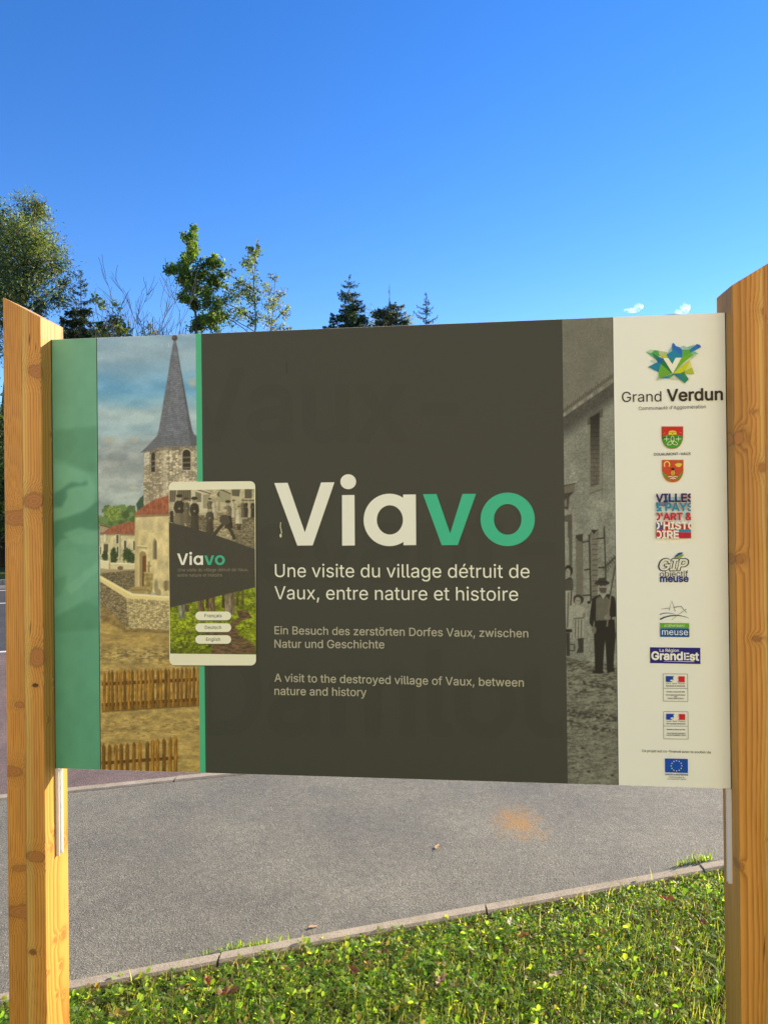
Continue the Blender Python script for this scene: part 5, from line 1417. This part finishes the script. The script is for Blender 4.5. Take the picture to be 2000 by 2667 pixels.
# ================================================================== UNSEEN BUILDING ADDED BEHIND THE CAMERA TO BOUNCE WARM LIGHT
def reflector_house():
    HX, HY, HW, HH, HD = -1.0, -6.0, 19.0, 7.2, 8.0
    root = empty('added_bounce_house', (HX, HY, 0)); tag(root, 'unseen cream building with tiled roof, added to bounce warm light onto the sign', 'reflector_house')
    M = Mat('bounce_cream_render'); co = M.coord()
    M.base(M.mix(M.ramp(M.noise(co, 1.5, 6, .7), [(.35, 0.0), (.65, 1.0)]), (.84, .71, .52), (.89, .78, .60)), .9, .15); M.bump(M.noise(co, 60, 4), .4, .01)
    GL = Mat('window_glass').base((.03, .04, .045), .08).m; WD = Mat('painted_wood').base((.62, .60, .52), .5).m; ST = Mat('window_stone').base((.62, .55, .42), .8).m
    bm = bmesh.new(); box_bm(bm, -HW / 2, HW / 2, -HD, 0, -.1, HH); bm_obj('wall', bm, M.m, root)
    R = Mat('clay_tiles'); co = R.coord(); wv = R.node('ShaderNodeTexWave'); wv.inputs['Scale'].default_value = 3; R.link(co, wv.inputs['Vector'])
    R.base(R.mix(wv.outputs['Color'], (.24, .085, .045), (.36, .14, .075)), .85, .2)
    bm = bmesh.new(); e = .45
    A = [bm.verts.new(p) for p in ((-HW / 2 - e, e, HH), (HW / 2 + e, e, HH), (HW / 2 + e, -HD / 2, HH + 2.6), (-HW / 2 - e, -HD / 2, HH + 2.6), (-HW / 2 - e, -HD - e, HH), (HW / 2 + e, -HD - e, HH))]
    bm.faces.new((A[0], A[1], A[2], A[3])); bm.faces.new((A[3], A[2], A[5], A[4])); bm.faces.new((A[0], A[3], A[4])); bm.faces.new((A[1], A[5], A[2])); bm.faces.new((A[0], A[4], A[5], A[1]))
    bm_obj('roof', bm, R.m, root)
    for x0 in (-6.6, -3.3, 3.3, 6.6):
        for z0 in (1.0, 4.0):
            bm = bmesh.new(); box_bm(bm, x0 - .55, x0 + .55, .004, .05, z0, z0 + 1.5); f = bm_obj('window', bm, ST, root)
            for sx in (-.235, .235):
                bm = bmesh.new(); box_bm(bm, x0 + sx - .2, x0 + sx + .2, .054, .06, z0 + .1, z0 + 1.4); bm_obj('pane', bm, GL, f)
    bm = bmesh.new(); box_bm(bm, -.6, .6, .004, .05, 0, 2.3); d = bm_obj('door', bm, WD, root)
    bm = bmesh.new(); box_bm(bm, .42, .5, .054, .12, 1.0, 1.06); bm_obj('handle', bm, GL, d)
reflector_house()

# ================================================================== VERGE PLANTS
def scatter(n, x0, x1, y0, keep=None):
    x = rng.uniform(x0, x1, n); y1 = y_k1(x) - .062
    y = rng.uniform(y0, y1.max(), n); ok = y < y1 + rng.uniform(-.03, .030, n)
    return x[ok], y[ok]
def clover(x, y, hmax, size, name_cols):
    n = len(x); k = 3
    pat = fbm(x * 2.2, y * 2.2, 301, 4)
    h = hmax * (.25 + .9 * pat) * rng.uniform(.35, 1.1, n) * np.clip((y_k1(x) - .05 - y) / .22, .25, 1)
    C = np.repeat(np.stack([x, y, h], 1), k, 0); N = n * k
    a0 = np.repeat(rng.uniform(0, 2 * math.pi, n), k) + np.tile(np.arange(k) * 2 * math.pi / 3, n) + rng.normal(size=N) * .2
    tilt = rng.uniform(-.65, 1.0, N); s = np.repeat(size * rng.uniform(.6, 1.3, n), k)
    d = np.stack([np.cos(a0) * np.cos(tilt), np.sin(a0) * np.cos(tilt), np.sin(tilt)], 1)
    sd_ = np.stack([-np.sin(a0), np.cos(a0), np.zeros(N)], 1); nz = np.cross(d, sd_)
    fold = rng.uniform(.1, .5, N)
    def pt(u, v): return C + d * (u * s)[:, None] + sd_ * (v * s)[:, None] + nz * (np.abs(v) * fold * s)[:, None] * -1
    V = np.stack([pt(.05, 0), pt(.55, -.42), pt(1.0, -.30), pt(1.05, 0), pt(1.0, .30), pt(.55, .42)], 1).reshape(-1, 3)
    i = np.arange(N)[:, None] * 6
    Fc = np.concatenate([i + np.array([[0, 1, 2, 3]]), i + np.array([[0, 3, 4, 5]])], 0)
    pal = np.array(name_cols); ci = rng.integers(0, len(pal), n)
    c = np.repeat(pal[ci] * rng.uniform(.7, 1.3, (n, 1)), k * 6, 0)
    return V, Fc, c
def blades(x, y, hl, wd, cols, lean=.5):
    n = len(x); a = rng.uniform(0, 2 * math.pi, n); L = hl * rng.uniform(.45, 1.3, n); b = rng.uniform(.15, lean, n)
    dv = np.stack([np.cos(a), np.sin(a), np.zeros(n)], 1); sd_ = np.stack([-np.sin(a), np.cos(a), np.zeros(n)], 1)
    rows = []
    for t in (0, .35, .7, 1.0):
        p = np.stack([x, y, np.zeros(n)], 1) + dv * (b * L * t ** 1.8)[:, None]; p[:, 2] += L * t * (1 - .35 * b * t)
        w = wd * (1 - t ** 1.5) + .0003
        rows += [p - sd_ * w / 2, p + sd_ * w / 2]
    V = np.stack(rows, 1).reshape(-1, 3); i = np.arange(n)[:, None] * 8
    Fc = np.concatenate([i + np.array([[0, 1, 3, 2]]), i + np.array([[2, 3, 5, 4]]), i + np.array([[4, 5, 7, 6]])], 0)
    pal = np.array(cols); c = np.repeat(pal[rng.integers(0, len(pal), n)] * rng.uniform(.7, 1.3, (n, 1)), 8, 0)
    return V, Fc, c
GRN_C = [(.14, .25, .038), (.18, .29, .042), (.24, .33, .05), (.10, .19, .030), (.27, .31, .055), (.18, .25, .07), (.21, .15, .08)]
GRN_B = [(.10, .17, .025), (.14, .22, .03), (.17, .24, .04), (.12, .19, .03), (.22, .25, .07), (.34, .31, .17), (.26, .18, .09)]
HERB = leaf_mat('verge_leaves', .45, .62, (2.6, 2.7, .8))
parts = []
x, y = scatter(80000, -1.9, 2.5, 1.35); keep = fbm(x * 2.6, y * 3.4, 311, 3) + .30 * rng.random(len(x)) > .52; parts.append(clover(x[keep], y[keep], 0.05, .0098, GRN_C))
x, y = scatter(9000, -1.9, 2.5, 1.35); keep = (np.abs(x + .4) < .9) | (rng.random(len(x)) < .35); parts.append(clover(x[keep], y[keep], .075, .018, GRN_C))
x, y = scatter(56000, -7, 7, -2.5); keep = (y < 1.4) | (x < -1.9) | (x > 2.5); parts.append(clover(x[keep], y[keep], .06, .03, GRN_C))
n0 = 0; VV, FF, CC = [], [], []
for v, f, c in parts: VV.append(v); FF.append(f + n0); CC.append(c); n0 += len(v)
tag(mesh_np('ground_cover', np.concatenate(VV), np.concatenate(FF), HERB, None, np.concatenate(CC)), 'low mat of small rounded green leaves covering the verge', 'ground cover', kind='stuff')
parts = []
x, y = scatter(70000, -1.9, 2.5, 1.35); keep = vnoise(x * 2.3 + 9, y * 2.3, 331) + .5 * rng.random(len(x)) > .45; near = np.clip((y_k1(x) - .06 - y) / .25, .35, 1); parts.append(blades(x[keep], y[keep], .066 * near[keep], .0023, GRN_B, 1.2)); x, y = scatter(5000, -1.9, 2.5, 1.35); parts.append(blades(x, y, .075, .0022, [(.42, .36, .20), (.34, .26, .14), (.30, .28, .12)], 1.6))
x, y = scatter(26000, -7, 7, -2.5); keep = (y < 1.4) | (x < -1.9) | (x > 2.5); parts.append(blades(x[keep], y[keep], .11, .006, GRN_B, .9))
n0 = 0; VV, FF, CC = [], [], []
for v, f, c in parts: VV.append(v); FF.append(f + n0); CC.append(c); n0 += len(v)
tag(mesh_np('grass', np.concatenate(VV), np.concatenate(FF), HERB, None, np.concatenate(CC)), 'loose green and straw coloured grass blades growing through the verge', 'grass', kind='stuff')

# tufts rooted in the kerb joint
for label, x_, y_, n_, hh, spread_ in (('low mossy grass tuft growing along the kerb near its open joint', 640, 2477, 110, .030, .13),
                                       ('small weed tuft with a dry stalk on the kerb beside the lighter post', 1815, 2252, 80, .042, .10)):
    p = on_ground(x_, y_); root = empty('grass_tuft', (p.x, p.y, 0.0)); tag(root, label, 'weed tuft')
    bx_ = rng.normal(size=n_) * spread_ * .6; by_ = .31 * bx_ + .012 + np.abs(rng.normal(size=n_)) * .012
    v, f, c = blades(bx_, by_, hh, .004, GRN_B[:3] + GRN_C[2:], .9); mesh_np('foliage', v, f, HERB, root, c)
    if 'stalk' in label:
        v, f = tube_mesh([(np.array([(0, 0, 0), (-.012, 0, .05), (-.02, .01, .10)]), np.array((.0016, .0012, .0006))), (np.array([(.02, .01, 0), (.0, .01, .05), (-.02, .0, .085)]), np.array((.0014, .001, .0006)))], 4)
        mesh_np('dry_stalk', v, f, Mat('straw').base((.55, .46, .28), .7).m, root)

# fallen leaves
def fallen_leaf(label, x_, y_, size, col, z, curl, rot, lobes=0):
    p = on_ground(x_, y_, z); n = 22; P = []
    for k_ in range(n):
        t = 2 * math.pi * k_ / n; r_ = .5 * (1 - .28 * abs(math.sin(t)) ** .7)
        if lobes: r_ *= .72 + .38 * abs(math.cos(lobes * t / 2))
        x1 = r_ * math.cos(t) * 1.15; y1 = r_ * math.sin(t) * .62
        P.append((x1 * size, y1 * size, curl * size * (abs(y1) * 1.6 + .8 * x1 * x1 + .18 * math.sin(5 * t))))
    inner = [(a * .5, b * .5, c * .35) for a, b, c in P]; V = np.array(P + inner + [(0, 0, 0)])
    sizes, flat = [], []
    for k_ in range(n):
        k2_ = (k_ + 1) % n; flat += [k_, k2_, n + k2_, n + k_]; sizes.append(4)
    for k_ in range(n): flat += [n + k_, n + (k_ + 1) % n, 2 * n]; sizes.append(3)
    cc = np.asarray(col)[None] * (.75 + .5 * vnoise(V[:, 0] / size * 6, V[:, 1] / size * 6, int(x_)))[:, None]
    root = empty('fallen_leaf', tuple(p), rot); root.scale = (.78, .78, .78); root.rotation_euler = (rng.uniform(-.15, .15), rng.uniform(-.15, .15), rot); tag(root, label, 'fallen leaf')
    mesh_np('blade', V, flat, DRY, root, cc, smooth=True, sizes=sizes)
    v, f = tube_mesh([(np.array([(-.5 * size, 0, curl * size * .2), (-.75 * size, .03 * size, .02 * size), (-.95 * size, .1 * size, .05 * size)]), np.array((.0012, .001, .0008)) * size / .05)], 4)
    mesh_np('stalk', v, f, Mat('leaf_stalk').base((.2, .12, .05), .7).m, root)
DRY = leaf_mat('dry_leaf', .6, .2, (1.2, 1.0, .6))
for a in (('small pale tan leaf lying flat on the footpath close to the kerb', 815, 2413, .042, (.55, .38, .24), .004, .12, .4, 0),
          ('crumpled straw coloured leaf on the footpath, alone in mid path', 1138, 2206, .055, (.50, .33, .14), .004, .18, 1.2, 5),
          ('narrow rust brown leaf standing tilted in the ivy near the kerb joint', 541, 2560, .055, (.34, .13, .05), .06, .7, 2.0, 0),
          ('long curled dark brown leaf low in the green verge under the kerb joint', 592, 2590, .075, (.22, .11, .055), .05, .7, .5, 0),
          ('reddish brown leaf litter scrap in a bare patch of the verge', 920, 2530, .06, (.30, .11, .06), .04, .5, 2.4, 3),
          ('large pale green grey leaf lying upturned in the verge near the kerb', 1328, 2402, .062, (.36, .37, .24), .05, .3, 1.3, 0),
          ('crinkled orange brown leaf just below the pale upturned leaf', 1360, 2440, .05, (.33, .16, .07), .05, .8, .2, 5),
          ('dull red brown leaf in the verge close to the lighter post', 1738, 2346, .075, (.26, .10, .06), .045, .6, 2.9, 3),
          ('ragged brown leaf at the middle bottom of the verge', 1148, 2558, .065, (.34, .20, .12), .05, .7, .9, 5),
          ('flat beige leaf lying among bright leaves in the lower verge', 1446, 2538, .058, (.52, .40, .22), .055, .25, .3, 0),
          ('dark maroon leaf touching the verge edge beside the lighter post', 1830, 2404, .05, (.20, .07, .05), .05, .6, 1.7, 3)):
    fallen_leaf(*a)

# ================================================================== CLOUDS
def cloud(label, pieces, Y):
    M = Mat('cloud_vapour'); 
    M.n.remove(M.b)
    vol = M.node('ShaderNodeVolumePrincipled'); vol.inputs['Color'].default_value = (1, 1, 1, 1); vol.inputs['Anisotropy'].default_value = .35
    co = M.coord('Object'); nn = M.noise(co, .11, 5, .7)
    vol.inputs['Density'].default_value = .06
    r = M.node('ShaderNodeMapRange'); r.inputs[1].default_value = .47; r.inputs[2].default_value = .75; r.inputs[3].default_value = 0; r.inputs[4].default_value = .10
    M.link(nn, r.inputs[0]); M.link(r.outputs[0], vol.inputs['Density'])
    M.link(vol.outputs[0], M.n['Material Output'].inputs['Volume'])
    cs = [(np.array(at(x, y, Y)), rx * Y / F_PX, ry * Y / F_PX) for x, y, rx, ry in pieces]
    o0 = sum(c for c, _, _ in cs) / len(cs)
    bm = bmesh.new()
    for c, a, b in cs:
        bmesh.ops.create_icosphere(bm, subdivisions=3, radius=1, matrix=Matrix.Translation(Vector(c - o0)) @ Matrix.Diagonal((a, (a + b) / 2, b, 1)))
    o = bm_obj('cloud', bm, M.m, None); o.location = tuple(o0); tag(o, label, 'cloud')
cloud('small slanting white cloud low over the pale partner strip', [(1645, 808, 22, 7), (1662, 799, 14, 9)], 1500)
cloud('upright puffy white cloud near the lighter post, topped by a small tuft', [(1783, 803, 14, 16), (1766, 812, 10, 9)], 1500)
